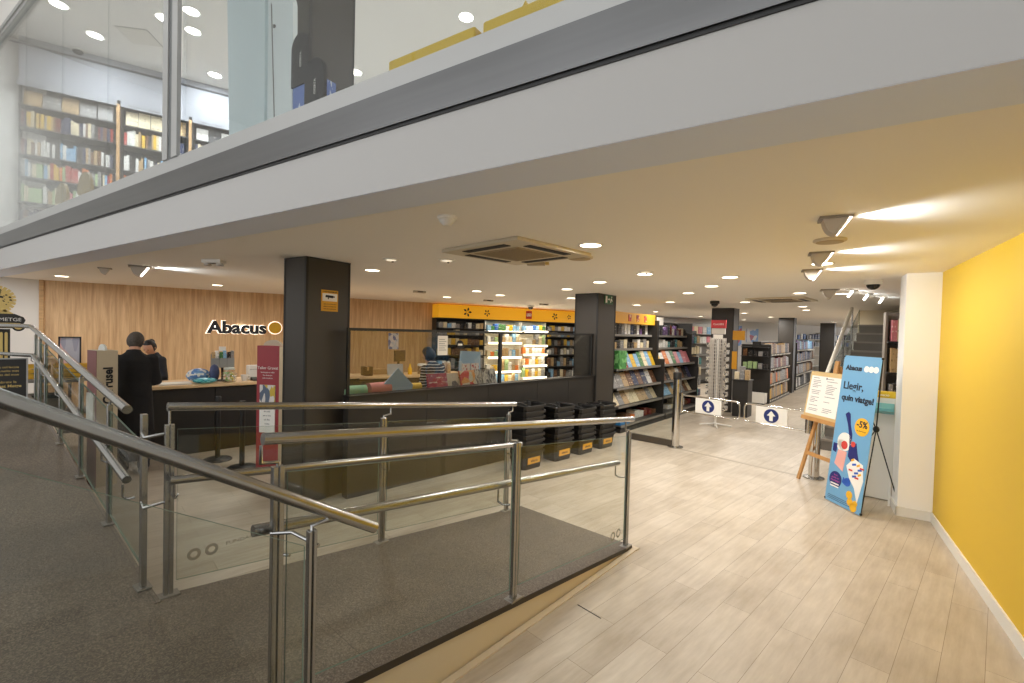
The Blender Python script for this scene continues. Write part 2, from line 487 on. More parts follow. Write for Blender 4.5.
b = MB()      # planks from the entrance inwards, laid at their own angle
_I = frame(0, 0, 46.6).inverted() @ FF
b.prism([tuple((_I @ Vector(p))[:2]) for p in ((-12, -2.8, 0), (1.2, -2.8, 0), (3, 4, 0), (20, 4, 0), (20, 36, 0), (-12, 36, 0))], -.2, 0)
struct(b.build('floor', FLOORM, None, frame(0, 0, 46.6)))
sbox('floor_bounce_paving', FF, [(-30, -24, -.2, 18, -2.8, 0)], mat('bounce_paving', (190, 190, 188), .8, var=.05, vscale=2))  # unseen pale paving added to bounce cool daylight onto beam, fascia and ceiling
b = MB(); b.prism([(-11.33, .3), (1.3, .3), (1.3, 4.57), (17, 4.57), (17, 34), (-11.33, 34)], 2.5, 2.93)
struct(b.build('ceiling', [CEILW], None, FF))
sbox('ceiling_upper', FF, [(-11.6, -5.6, 6.5, 17, 34, 6.7)], WHITE)
sbox('wall_fascia', FF, [(-11.33, 0, 2.49, 1.12, .3, 2.965)], FASC)
sbox('trim_soffit_cool_tint', FF, [(-11.33, .002, 2.4885, 1.12, .3, 2.49)], mat('soffit_cool_light_tint', (226, 234, 250), .7))  # pale blue layer paints cool daylight onto the beam's underside
sbox('trim_1', FF, [(-11.33, -.016, 2.792, 1.12, 0, 2.965)], STEELB)
sbox('trim_2', FF, [(-11.33, -.006, 2.776, 1.12, 0, 2.792)], DARKTRIM)
sbox('trim_3', FF, [(-11.33, .0, 2.965, 1.12, .07, 3.07)], ALU)
sbox('wall_left', FL, [(-12, 0, 0, 0.25, .2, 6.5)], WHITE)
sbox('wall_back', FW, [(0, 0, 0, 14.5, .2, 2.5)], OAK)
sbox('wall_far', FW, [(14.5, 0, 0, 40, .2, 2.5)], WHITE)
sbox('trim_4', FW, [(-.03, -.03, 0, .03, 0, 2.5)], WOODL)
sbox('wall_upper_back', FW, [(-.6, .06, 2.93, 34, .2, 6.5), (-.22, -.31, 5.80, 34, .06, 6.5)], UPW)
sbox('trim_5', FW, [(-.5, -.325, 6.36, 34, -.31, 6.39)], mat('shadow_gap', (70, 70, 72), .7))
# yellow wall on the right with the white pier at its end
FY = frame(4.264, 4.605, 32.5)              # +X along the wall away from the street
sbox('wall_right', FY, [(-4.6, -.3, 0, .35, 0, 2.5)], YELLOWW)
sbox('wall_right_upper', FY, [(-10.2, -.3, 2.5, -4.6, 0, 6.5), (-10.2, -.3, 0, -4.6, 0, 2.5)], WHITE)
sbox('wall_right_pier', FY, [(0.0, 0, 0, .36, .275, 2.5)], mat('warm_white_paint', (250, 250, 250), .7))
sbox('baseboard_right', FY, [(-10.2, 0, 0, 0, .014, .095)], WHITEP)
b = MB(); b.box(-.014, 0, 0, 0, .289, .095); b.box(-.014, .275, 0, .36, .289, .095)
struct(b.build('baseboard_pier', WHITEP, None, FY))
sbox('wall_side', FY, [(.36, -2.9, 0, 18, -2.8, 2.5), (.36, -2.9, 0, .5, -.3, 2.5)], WHITE)

# pillars (dark bronze panelling, floor to ceiling)
def pillar(name, x, y, az, w, d, z0=0, z1=2.5):
    b = MB(); b.rbox(0, 0, z0, w, d, z1, .012); b.m = 1
    b.box(-.004, -.004, z0, .022, .022, z1); b.box(w-.018, -.004, z0, w+.004, .02, z1); b.box(-.004, d-.02, z0, .02, d+.004, z1)
    b.box(-.006, -.006, z1-.014, w+.006, d+.006, z1)
    return struct(b.build(name, [PILLAR, DARKTRIM], None, frame(x, y, az)))
pillar('wall_pillar_front', -2.06, 4.60, 32.5, .52, .37)
pillar('wall_pillar_upper', -2.06, 4.60, 32.5, .52, .37, 2.93, 6.5)
pillar('wall_pillar_middle', 1.45, 7.9, 40, .64, .45)
pillar('wall_pillar_rear', 5.26, 11.0, 40, .45, .5)
pillar('wall_pillar_distant', 9.32, 15.30, 40, .42, .45)
pillar('wall_pillar_last', 13.45, 19.3, 40, .5, .5)

# upper shopfront glass
def window(n, x0, x1, label):
    r = MB()
    r.box(x0, .018, 3.07, x1, .03, 5.68)
    o = struct(r.build('window_%d' % n, GLASSU, None, FF))
    return o
for i, (x0, x1) in enumerate([(-11.33, -8.33), (-8.33, -6.91), (-6.91, -5.58), (-5.58, -4.31), (-4.06, -1.638), (-1.632, 1.12)]):
    window(i+1, x0+.003, x1-.003, '')
b = MB(); b.box(-4.31, -.014, 3.07, -4.22, .014, 5.68); b.box(-4.15, -.014, 3.07, -4.06, .014, 5.68); b.m = 1; b.box(-4.22, -.004, 3.07, -4.15, .01, 5.68)
struct(b.build('trim_6', [ALU, mat('grey_groove', (110, 112, 112), .5)], None, FF))
b = MB(); b.box(-11.33, -.01, 5.68, 1.12, .07, 5.73); b.box(-11.33, -.025, 5.73, 1.12, .085, 5.78)
struct(b.build('trim_7', ALU, None, FF))
sbox('wall_bulkhead', FF, [(-11.33, .0, 5.78, 1.12, .12, 6.5)], WHITE)

# ramp, landing, left ramp, stairs, street level platform
FR = frame(1.053, 3.849, 221.7)             # +X uphill, y = -1.23 far edge .. 0 near edge
b = MB(); b.prismy([(0, .0), (3.05, .31), (4.4, .31), (4.4, .35), (3.05, .35), (0, .03)], -1.23, 0)
struct(b.build('floor_ramp', GRANITE, None, FR))
b = MB(); b.prismy([(.12, 0), (4.4, 0), (4.4, .312), (3.05, .312), (.12, .01)], -1.215, -.012)
struct(b.build('wall_ramp_side', CREAM, None, FR))
b = MB(); b.box(-.045, -1.26, 0, 0, .045, .009); b.box(0, 0, 0, 4.2, .04, .009); b.box(0, -1.27, 0, 4.2, -1.23, .009)
struct(b.build('trim_8', mat('pale_trim', (216, 202, 178), .45), None, FR))
b = MB()
for L0 in (1.43, 2.87):
    b.box(L0, -1.2, .0, L0+.003, -.1, .001)
FLR = frame(-1.90, 2.44, -51)               # left ramp, +X uphill, y 0 right edge .. 1.35
b = MB(); b.prismy([(-.12, -.0), (4.9, .0), (4.9, .82), (4.85, .82), (0, .351), (-.12, .349)], -.02, 1.36)
struct(b.build('floor_left_ramp', GRANITE, None, FLR))
b = MB(); b.box(4.9, -.02, 0, 7.0, 3.2, .82); b.box(-.3, 1.36, 0, 4.9, 3.2, .82)
struct(b.build('floor_platform', GRANITE, None, FLR))
sbox('floor_entrance', FR, [(4.4, -1.25, 0, 7.5, 1.5, .82)], GRANITE)
FS = frame(-.70, 1.66, 225)
b = MB()
for i in range(5):
    b.box(i*.28, 0.0, 0, 1.42, 1.25, .164*(i+1)) if i == 0 else b.box(i*.28, 0, .164*i, 1.42, 1.25, .164*(i+1))
struct(b.build('floor_stairs', GRANITE, None, FS))

b = MB(); b.box(0, -.003, 0, .19, .003, .002); struct(b.build('trim_11', DARKTRIM, None, frame(.48, 3.03, 138)))
# ================================================================ LAMPS
def downlight_mesh(r, lens):
    ring = MB(); ring.lathe([(r, -.0), (r, -.006), (r*.93, -.008), (r*.80, -.004), (r*.78, 0)], 24)
    le = MB(); le.cyl(0, 0, -.005, -.001, r*.8, 24)
    return ring.mesh('trim_ring', WHITEP), le.mesh('lens', lens)
DL = downlight_mesh(.10, LENS); DLU = downlight_mesh(.13, LENSN)
def downlight(x, y, z, me, label, energy, color, group, name='ceiling_downlight', spread=176):
    t = thing(name, label, 'ceiling light', Matrix.Translation((x, y, z)), group)
    for n, m in (('trim_ring', me[0]), ('lens', me[1])):
        o = bpy.data.objects.new(n, m); COL.objects.link(o); o.parent = t
    add_light(t, 'AREA', 'lamp_light', energy, color, (0, 0, -.014), size=.18, spread=spread)
    return t
store = [(-7.12,7.3),(-5.27,8.24),(-3.89,8.07),(-1.7,5.57),(-1.4,9.77),(-.64,8.12),(-.25,8.88),(.85,7.34),(1.15,9.18),(.6,3.66),(1.16,6.23),
         (2.9,10.81),(1.5,5.3),(3.25,9.58),(2.83,7.49),(2.73,6.38),(2.51,5.38),(4.55,9.08),(8.45,15.15),(4.35,7.03),(7.02,11.08),(2.83,4.26),(4.93,6.95),
         (6.2,9.9),(6.6,13.2),(10.6,14.6),(12.5,18.0),(6.5,16.0),(9.0,18.0),(9.6,12.6),(12.5,22.0),(15.0,20.0),(4.2,13.6)]  # includes extra downlights added to brighten the far shop
order = sorted(store, key=lambda p: p[0]/p[1])
for i, (x, y) in enumerate(order):
    downlight(x, y, 2.5, DL, '%s lit round downlight from the left in the low ceiling under the mezzanine' % nth(i+1), E_STORE * (1.0 if y < 10 else 2.3), WARM, 'downlights in the low ceiling')
upper = [(-6.87,6.97),(-6.98,7.69),(-4.95,7.05),(-5.25,7.52),(-5.73,8.81),(-.81,7.03),(-3.0,8.6),(1.5,6.0)]
for i, (x, y) in enumerate(sorted(upper, key=lambda p: p[0]/p[1])):
    downlight(x, y, 6.5, DLU, '%s lit round downlight from the left in the upper floor ceiling' % nth(i+1), E_UP, NEUT, 'downlights in the upper ceiling')
# unseen fill lamps added above the camera to light the fascia and foreground
for i, (u, n) in enumerate([(-8.5, -1.5), (-5.5, -1.5), (-2.5, -1.5), (.2, -1.5), (-7, -4.5), (-3, -4.5), (0, -4.5)]):
    p = FF @ Vector((u, n, 6.5))
    downlight(p.x, p.y, 6.5, DLU, 'added unseen fill lamp in the high ceiling over the entrance', E_ATR_FILL, NEUT, 'added atrium fill lamps', 'atrium_fill_lamp')

# wall-washer wedges on the ceiling
def washer(x, y, az, label, s=1.0, energy=E_WASH, lit=True, col=NEUT):
    t = thing('wall_washer_lamp', label, 'ceiling light', frame(x, y, az, 2.5), 'wedge wall washers')
    b = MB(); n = 10
    # quarter-round wedge: flat top on the ceiling, open face leaning towards +X
    prof = [(.10*s, -.002)] + [(-.09*s + .10*s*(1-cos(pi/2*k/n)), -.002-.145*s*sin(pi/2*k/n)) for k in range(n+1)]
    b.prismy([(p[0], p[1]) for p in prof], -.085*s, .085*s)
    b.build('housing', mat('washer_grey', (196, 188, 178), .5, .2), t)
    r = MB(); r.box(-.115*s, -.1*s, -.02*s, .12*s, .1*s, 0); r.build('base_plate', mat('washer_plate', (150, 142, 132), .5, .2), t)
    if lit:
        f = MB()
        f.add([(.103*s, -.07*s, -.02*s), (.103*s, .07*s, -.02*s), (.022*s, .07*s, -.14*s), (.022*s, -.07*s, -.14*s),
               (.110*s, -.07*s, -.02*s), (.110*s, .07*s, -.02*s), (.029*s, .07*s, -.14*s), (.029*s, -.07*s, -.14*s)],
              [(0,1,2,3),(7,6,5,4),(0,4,5,1),(1,5,6,2),(2,6,7,3),(3,7,4,0)])
        f.build('lens', LENSN, t)
        add_light(t, 'SPOT', 'lamp_light', energy, col, (.15*s, 0, -.06*s), (1, 0, -.06), size=.03, spot=115, blend=.9)
    return t
washer(1.83, 2.66, 118, 'grey wedge wall washer nearest the camera, glowing onto the ceiling by the yellow wall', .68, 24)
washer(2.47, 3.74, 118, 'middle of three lit wedge wall washers aimed at the yellow wall', .72, 22)
washer(3.0, 4.67, 118, 'lit wedge wall washer farthest from the camera of the three facing the yellow wall', .74, 18)
washer(4.4, 6.45, 118, 'unlit wedge wall washer behind the three lit ones, above the blue banner', .9, lit=False)
washer(-4.66, 5.76, 52, 'lit wedge wall washer over the ramp rail, throwing a long streak on the ceiling', .9, 30)
washer(-5.35, 6.06, 52, 'small unlit wedge wall washer left of the lit one over the ramp rail', .6, lit=False)

# ================================================================ RAILINGS
def post(parent, x, y, z0, z1, zr=None, dx=.07, dy=0.0, foot=True, half=.021):
    b = MB()
    b.rbox(x-half, y-.014, z0, x-.002, y+.014, z1, .002); b.rbox(x+.002, y-.014, z0, x+half, y+.014, z1, .002)
    p = b.build('post', STEEL, parent)
    if foot: f = MB(); f.rbox(x-.05, y-.035, z0-.002, x+.05, y+.035, z0+.008, .003); f.build('foot_plate', STEELF, p)
    if zr:
        c = MB(); c.tube([(x, y, z1-.02), (x, y, z1+.014), (x+dx*.5, y+dy*.5, z1+.018), (x+dx, y+dy, z1+.022), (x+dx, y+dy, zr-.018)], .0065, 8)
        c.build('bracket', STEEL, p)
    return p
def rail(parent, name, pts, r=.0225):
    b = MB(); b.tube(pts, r, 20); return b.build(name, STEEL, parent)
def pane(parent, x0, x1, y, zb0, zb1, zt0, zt1, m=GLASS):
    b = MB(); b.prismy([(x0, zb0), (x1, zb1), (x1, zt1), (x0, zt0)], y-.005, y+.005)
    b.mi = [0, 0, 1, 1, 1, 1]
    return b.build('glass_panel', [m, mat('glass_edge', (104, 122, 108), .6, spec=.1)], parent)
def hook(parent, x, y, z, dy):
    """rod that carries a lower handrail from its post"""
    b = MB(); b.tube([(x, y, z-.10), (x+.02, y+dy*.6, z-.105), (x+.03, y+dy, z-.09), (x+.03, y+dy, z-.018)], .006, 8)
    return b.build('bracket', STEEL, parent)
def zs(L): return min(.35, .03 + .105*L)

t = thing('ramp_railing', 'steel and glass railing along the near edge of the lower ramp, two handrails', 'railing', FR.copy())
zr = lambda L: 1.098 + .0993*(L-.05)
zl = lambda L: .745 + .103*(L-.25)
PN = [.06, 1.48, 2.86]
for L in PN:
    post(t, L, -.03, zs(L), zr(L)-.105, zr(L), .06)
    hook(t, L + (.05 if L < 2 else -.05), -.03, zl(L), -.07)
rail(t, 'handrail', [(0, -.03, zr(0)), (2.915, -.03, zr(2.915))])
rail(t, 'lower_handrail', [(.1, -.10, zl(.1)), (2.92, -.10, zl(2.92))])
for a, c in zip(PN, PN[1:]):
    pane(t, a+.036, c-.036, -.03, zs(a)+.07, zs(c)+.07, zr(a)-.135, zr(c)-.135)
lg = MB()
for cx in (.20, .29):
    for k in range(1): lg.lathe([(.036, 0), (.036, .0006), (.022, .0006), (.022, 0)], 20, cx, 0, cap=False)
lo = lg.build('etched_mark', mat('etched_glass', (150, 150, 140), .6), t)
lo.matrix_local = Matrix.Translation((0, -.024, .19)) @ Matrix.Rotation(radians(90), 4, 'X')

t = thing('ramp_railing', 'steel and glass railing along the far edge of the lower ramp, nearest the counter', 'railing', FR.copy())
zr2 = lambda L: 1.086 + .0957*(L-.13)
zl2 = lambda L: .702 + .0977*(L-.155)
PF = [.25, 1.64, 2.95]
for L in PF:
    post(t, L, -1.21, zs(L), zr2(L)-.095, zr2(L), -.06 if L < 2 else -.0)
    hook(t, L - .04, -1.21, zl2(L), .06)
rail(t, 'handrail', [(.15, -1.21, zr2(.15)), (2.96, -1.21, zr2(2.96))])
rail(t, 'lower_handrail', [(.12, -1.15, zl2(.12)), (2.96, -1.15, zl2(2.96))])
for a, c in zip(PF, PF[1:]):
    pane(t, a+.036, c-.036, -1.21, zs(a)+.07, zs(c)+.07, zr2(a)-.125, zr2(c)-.125)
lg = MB()
for cx in (2.75, 2.835):
    lg.lathe([(.033, 0), (.033, .0006), (.017, .0006), (.017, 0)], 20, cx, 0, cap=False)
lo = lg.build('etched_mark', mat('etched_grey', (142, 134, 118), .7), t)
lo.matrix_local = Matrix.Translation((0, -1.2015, .525)) @ Matrix.Rotation(radians(-90), 4, 'X')
text(t and 'etched_lettering', 'FUNDACIO ABACUS', .028, mat('etched_grey', (142, 134, 118), .7), t, 0, 0, 0,
     M=Matrix.Translation((2.68, -1.2015, .525)) @ Matrix.Rotation(radians(180), 4, 'Z') @ UPR, width=.34)

t = thing('ramp_railing', 'steel railing climbing the left ramp towards the column-shaped sign', 'railing', FLR.copy())
zf = lambda s: .351 + .0966*s
zr3 = lambda s: 1.30 + .0925*(s-.39)
zl3 = lambda s: .895 + .1136*(s-.39)
PL = [.09, 1.0, 2.0, 3.0, 4.0, 4.45, 4.85]
for i, s in enumerate(PL):
    post(t, s, -.005 if i else .012, zf(s), zf(s)+(.945 if i == 0 else .80), zr3(s) if i else None, -.05)
    hook(t, s+.33 if i == 0 else s, -.02, zl3(s), .05)
rail(t, 'handrail', [(.36, .03, zr3(.36)), (4.9, .03, zr3(4.9)), (5.05, .08, zr3(4.9)+.005), (5.9, .42, zr3(4.9)+.005)], .025)
rail(t, 'lower_handrail', [(.36, .03, zl3(.36)), (4.7, .03, zl3(4.7)), (4.9, .13, zl3(4.7)), (5.8, .47, zl3(4.7))])
for a, c in zip(PL, PL[1:]):
    pane(t, a+.036, c-.036, -.005, zf(a)+.07, zf(c)+.07, zf(a)+.76, zf(c)+.76)
pa = FLR.inverted() @ (FR @ Vector((2.95, -1.21, 0)))
for z in (1.21, .84):
    c = MB(); c.tube([(.05, .03, z), (-.02, .035, z-.012), (pa.x+.03, pa.y, z)], .007, 8); c.build('connector', STEEL, t)

t = thing('stair_railing', 'thick steel handrail sloping across the left foreground with glass below', 'railing', FS.copy())
zr4 = lambda s: 1.165 + .60*(s-.02)
post(t, .02, 0.03, .164, 1.08, zr4(-.03), -.055, half=.015)
post(t, 1.33, 0.03, .82, 1.80, zr4(1.33), .02)
rail(t, 'handrail', [(-.225, .03, zr4(-.225)), (1.42, .03, zr4(1.42)), (2.1, .03, zr4(1.42)+.02)], .0215)
pane(t, .045, 1.29, .03, .30, 1.02, 1.03, 1.75)
pb = FS.inverted() @ (FR @ Vector((2.88, -.03, 0)))
for z in (1.02, .42):
    c = MB(); c.tube([(.0, .04, z), ((pb.x)*.5, pb.y*.5, z+.02), (pb.x, pb.y, z)], .007, 8); c.build('connector', STEEL, t)

# ================================================================ PEOPLE
def voxel(o, size, name, smooth=3):
    r = o.modifiers.new('r', 'REMESH'); r.mode = 'VOXEL'; r.voxel_size = size; r.use_smooth_shade = True
    s = o.modifiers.new('s', 'SMOOTH'); s.iterations = smooth; s.factor = .5
    return evaluated(o, name)
SKIN = mat('skin', (196, 146, 118), .55, var=.06, vscale=9)

def person(label, M, h, lean, nod, turn, hands, top, legs, hair, group=None, top_len=.80, hair_long=False, seat=False, hair_size=1.0):
    t = thing('person', label, 'person', M, group)
    k = h/1.75
    hip = Vector((0, 0, .92))
    TL = Matrix.Translation(hip) @ Matrix.Rotation(radians(-lean), 4, 'X') @ Matrix.Translation(-hip)
    def U(p): return TL @ Vector(p)
    T3 = TL.to_3x3()
    nk = U((0, .01, 1.49))
    HM = Matrix.Translation(nk) @ Matrix.Rotation(radians(turn), 4, 'Z') @ Matrix.Rotation(radians(-lean*.5-nod), 4, 'X') @ Matrix.Translation((0, 0, -1.49))
    def Hd(p): return HM @ Vector(p)
    def sc(b):
        b.v = [tuple(Vector(p)*k) for p in b.v]; return b
    sh = [U((sx*.175, 0, 1.405)) for sx in (-1, 1)]
    arms = []
    for i, sx in enumerate((-1, 1)):
        hd = Vector(hands[i])
        d = hd - sh[i]; L = d.length
        if L > .56: hd = sh[i] + d*(.56/L); L = .56
        drop = sqrt(max(0, .29**2 - (L/2)**2))
        perp = Vector((sx*.18, -.3, -1)); perp -= d.normalized()*perp.dot(d.normalized()); perp.normalize()
        arms.append((sh[i], sh[i] + d*.5 + perp*drop if L < .56 else sh[i]+d*.5, hd))
    lg = [((sx*.088, 0, .90), (sx*.095, .025, .49), (sx*.10, -.01, .09)) for sx in (-1, 1)]
    b = MB()
    b.loft([(U((0,0,.84)), .15, .10, T3), (U((0,0,.95)), .16, .11, T3), (U((0,.005,1.1)), .135, .095, T3), (U((0,.01,1.25)), .155, .11, T3),
            (U((0,0,1.38)), .16, .10, T3), (U((0,-.005,1.44)), .115, .075, T3), (U((0,0,1.48)), .058, .058, T3), (Hd((0,.012,1.56)), .052, .056, HM.to_3x3())])
    def hs(c, rx, ry, rz):
        q = MB(); q.sph((0,0,0), rx, ry, rz, 14, 10)
        C = Matrix.Translation(Hd(c)) @ HM.to_3x3().to_4x4()
        b.add([tuple(C @ Vector(p)) for p in q.v], q.f, True)
    hs((0, .01, 1.64), .074, .094, .108); hs((0, .042, 1.575), .05, .055, .055); hs((0, .105, 1.615), .013, .02, .024)
    hs((0, .082, 1.575), .022, .014, .012)
    for sx in (-1, 1): hs((sx*.076, -.005, 1.625), .012, .022, .032)
    for (a, e, w), sx in zip(arms, (-1, 1)):
        b.tube([a, a.lerp(e, .5), e, e.lerp(w, .5), w], [.05, .046, .039, .036, .026], 10)
        d = (w-e).normalized()
        side = d.cross(Vector((0, 0, 1)));  side = side.normalized() if side.length > .1 else Vector((1,0,0))
        dn = side.cross(d).normalized()
        if dn.z > 0: dn = -dn
        pc = w + d*.05
        b.tube([w, pc, w + d*.095], [.026, .036, .034], 10)
        for q, (off, ln) in enumerate(((-.027, .062), (-.009, .074), (.009, .07), (.026, .055))):
            r0 = w + d*.09 + side*off
            b.tube([r0, r0 + d*ln*.5 + dn*.006, r0 + d*ln*.85 + dn*.03], [.0095, .0085, .0075], 8)
        th = w + d*.03 - side*sx*.03
        b.tube([th, th + d*.035 - side*sx*.022, th + d*.062 - side*sx*.02 + dn*.012], [.013, .0105, .0085], 8)
    for hpt, kn, an in lg:
        b.tube([hpt, Vector(hpt).lerp(Vector(kn), .5), kn, Vector(kn).lerp(Vector(an), .4), an], [.085, .075, .054, .052, .038], 12)
        b.loft([((an[0], .06, .0), .04, .12), ((an[0], .055, .03), .042, .12), ((an[0], .02, .08), .036, .06)])
    sc(b); o = b.build('body', SKIN, t); voxel(o, .0095, 'body', 2)
    # top garment
    b = MB(); g = .022
    z0 = top_len
    b.loft([(U((0,0,z0)) if z0 > .9 else Vector((0, 0, z0)), .20+g*.3, .13+g*.3, T3), (U((0,0,.95)), .165+g, .118+g, T3), (U((0,.0,1.1)), .15+g, .108+g, T3), (U((0,.0,1.25)), .165+g, .12+g, T3),
            (U((0,0,1.375)), .17+g, .108+g, T3), (U((0,-.005,1.44)), .12+g*.8, .08+g*.8, T3), (U((0,-.005,1.485)), .066+g*.5, .064+g*.5, T3), (U((0,0,1.515)), .062+g*.4, .062+g*.4, T3)])
    for a, e, w in arms:
        b.sph(tuple(a + Vector((0, 0, -.012))), .074, .074, .07)
        b.tube([a, a.lerp(e, .5), e, e.lerp(w, .5), w], [.07, .063, .055, .05, .042], 12)
    sc(b); o = b.build('coat' if top_len < .7 else 'top', top, t); voxel(o, .013, 'coat', 4)
    b = MB()
    for hpt, kn, an in lg:
        b.tube([(hpt[0]*.8, 0, .99), hpt, kn, (an[0], -.01, .06)], [.10, .10, .072, .062], 12)
    sc(b); o = b.build('trousers', legs, t); voxel(o, .014, 'trousers', 3)
    for i, (hpt, kn, an) in enumerate(lg):
        b = MB(); b.loft([((an[0], .06, .0), .047, .135), ((an[0], .06, .03), .05, .135), ((an[0], .045, .06), .045, .11), ((an[0], 0, .10), .04, .055)])
        sc(b); b.build('shoe', BLACKP, t)
    b = MB()
    q = MB(); q.sph((0, 0, 0), .088, .102, .120, 20, 14)
    for p in q.v:
        p = Vector(p)
        if p.y < .03: p *= hair_size
        if p.y > .02 and p.z < .055: p *= (.80 if p.y > .045 else .93)
        if p.z < -.07: p *= .93
        p.x *= 1.0
        b.v.append(tuple(HM @ Vector((p.x, p.y-.004, p.z+1.640))))
    b.f, b.sm, b.mi = q.f, q.sm, q.mi
    if hair_long:
        q = MB(); q.sph((0, -.085, 1.685), .046, .042, .046, 14, 10)
        b.add([tuple(HM @ Vector(p)) for p in q.v], q.f, True)
    sc(b); b.build('hair', hair, t)
    for sx in (-1, 1):
        b = MB(); b.sph(tuple(Hd((sx*.03, .097, 1.638))), .009, .006, .007, 10, 8); sc(b); b.build('eye', INK, t)
    return t

FCO = frame(-5.0, 5.70, 45)          # long counter, front face on local y = 0
def at(F, x, y, az=0, z=0): return F @ Matrix.Translation((x, y, z)) @ Matrix.Rotation(radians(az), 4, 'Z')
COAT = mat('black_wool', (22, 21, 22), .9, var=.15, vscale=20)
NAVYC = mat('dark_navy_cloth', (32, 34, 42), .85)
JEANS = mat('dark_trousers', (34, 36, 44), .85)
GREYH = mat('grey_hair', (74, 66, 58), .75, var=.3, vscale=40)
DARKH = mat('dark_hair', (28, 23, 21), .6, var=.2, vscale=40)
person('man seen from behind in a long black coat, leaning to the wooden counter', Matrix.Translation((-4.46, 5.45, 0)) @ Matrix.Rotation(radians(40), 4, 'Z'),
       1.71, 9, 26, -14, [(-.16, .36, 1.06), (.17, .36, 1.06)], COAT, JEANS, GREYH, top_len=.50)
person('shop assistant with tied dark hair and navy top, head bowed behind the long counter', Matrix.Translation((-5.34, 6.98, 0)) @ Matrix.Rotation(radians(160), 4, 'Z'),
       1.57, 8, 28, 25, [(-.18, .34, 1.10), (.18, .34, 1.10)], NAVYC, JEANS, DARKH, top_len=.82, hair_long=True)
stripe = mat('striped_knit', (34, 36, 48), .85)
nt = stripe.node_tree; bb = nt.nodes['Principled BSDF']
tc = nt.nodes.new('ShaderNodeTexCoord'); wv = nt.nodes.new('ShaderNodeTexWave'); wv.bands_direction = 'Z'; wv.inputs['Scale'].default_value = 7.5; wv.inputs['Distortion'].default_value = 1.2
rr = nt.nodes.new('ShaderNodeValToRGB'); rr.color_ramp.interpolation = 'CONSTANT'; rr.color_ramp.elements[0].color = lin((30, 32, 44)); rr.color_ramp.elements[1].position = .78; rr.color_ramp.elements[1].color = lin((190, 184, 176))
nt.links.new(tc.outputs['Object'], wv.inputs[0]); nt.links.new(wv.outputs[0], rr.inputs[0]); nt.links.new(rr.outputs[0], bb.inputs['Base Color'])
person('person in a striped dark jumper bending over the glazed workbench', Matrix.Translation((-1.04, 6.90, 0)) @ Matrix.Rotation(radians(52), 4, 'Z'),
       1.58, 26, 14, 8, [(-.22, .50, 1.02), (.16, .52, 1.0)], stripe, JEANS, mat('blue_black_hair', (26, 30, 44), .6), top_len=.84, hair_size=1.22)

# ================================================================ COUNTER AREA
t = thing('sales_counter', 'long black-fronted sales counter with a pale wooden top under the wall logo', 'counter', FCO.copy())
b = MB(); b.rbox(.1, .05, 0.0, 3.35, .72, .92, .004); b.box(.1, .03, .09, 1.16, .05, .90); b.box(1.17, .03, .09, 2.25, .05, .90); b.box(2.26, .03, .09, 3.35, .05, .90)
b.build('body', BLACK, t)
b = MB(); b.rbox(.05, -.02, .92, 3.42, .80, .96, .004); b.build('worktop', WOODC, t)
b = MB(); b.box(.12, .055, 0, 3.33, .06, .085); b.build('plinth', mat('plinth_grey', (112, 104, 94), .5), t)

# things on the counter
def on_counter(x, y): return FCO @ Matrix.Translation((x, y, .96))
def paper_stack(M, label, w, d, h, m, n=4, name='paper_stack', cat='papers'):
    b = MB()
    for i in range(n):
        a = random.uniform(-.12, .12); q = MB(); q.box(-w/2, -d/2, h*i/n, w/2, d/2, h*(i+.92)/n)
        R = Matrix.Rotation(a, 4, 'Z'); b.add([tuple(R @ Vector(p)) for p in q.v], q.f)
    return tag(b.build(name, m), label, cat, M=M)
paper_stack(on_counter(.72, .2), 'loose white papers on the counter beside the man in black', .36, .26, .02, PAPER)
def candy_jar(M, label):
    t = thing('candy_jar', label, 'jar', M)
    b = MB(); b.lathe([(.085, 0), (.095, .02), (.098, .12), (.07, .155), (.066, .18)], 20); b.build('jar', GLASSU, t)
    b = MB(); b.lathe([(.07, .18), (.072, .20), (.06, .21), (.02, .215)], 20); b.build('lid', mat('jar_lid', (196, 200, 190), .4), t)
    sw = [mat('sweet_green', (150, 190, 120), .4), mat('sweet_white', (232, 228, 214), .4), mat('sweet_yellow', (220, 200, 110), .4)]
    b = MB()
    for i in range(70):
        r = .07*sqrt(random.random()); a = random.uniform(0, 6.28); b.m = i % 3
        b.sph((r*cos(a), r*sin(a), .018 + .125*random.random()), .014, .014, .011, 7, 5)
    o = b.build('sweets', sw, t); o['kind'] = 'stuff'
    return t
candy_jar(on_counter(1.37, .16), 'clear jar of wrapped sweets on the counter below the leaflet holder')
t = thing('leaflet_holder', 'leaflet holder packed with upright cards on the counter under the wall logo', 'leaflet holder', on_counter(1.33, .38))
b = MB(); b.cyl(0, 0, 0, .015, .11); b.cyl(0, 0, .015, .24, .016); b.build('stand', BLACKP, t)
b = MB()
for sx in (-.10, .0, .10): b.box(sx-.05, -.055, .20, sx+.045, -.05, .34); b.box(sx-.05, -.05, .20, sx+.045, .0, .205); b.box(sx-.05, .0, .20, sx+.045, .005, .40)
b.build('pocket', mat('clear_acrylic_grey', (150, 152, 150), .2), t)
for i, (sx, c) in enumerate([(-.12, 'tan'), (-.08, 'white'), (-.02, 'green'), (.02, 'light blue'), (.08, 'black'), (.12, 'grey')]):
    b = MB(); b.box(sx-.022, -.042, .21, sx+.022, -.012, .43 + .02*(i % 2)); b.build('leaflet', cover(c), t)
b = MB(); b.box(-.05, -.02, .44, .04, -.01, .51); b.build('header_card', PAPER, t)
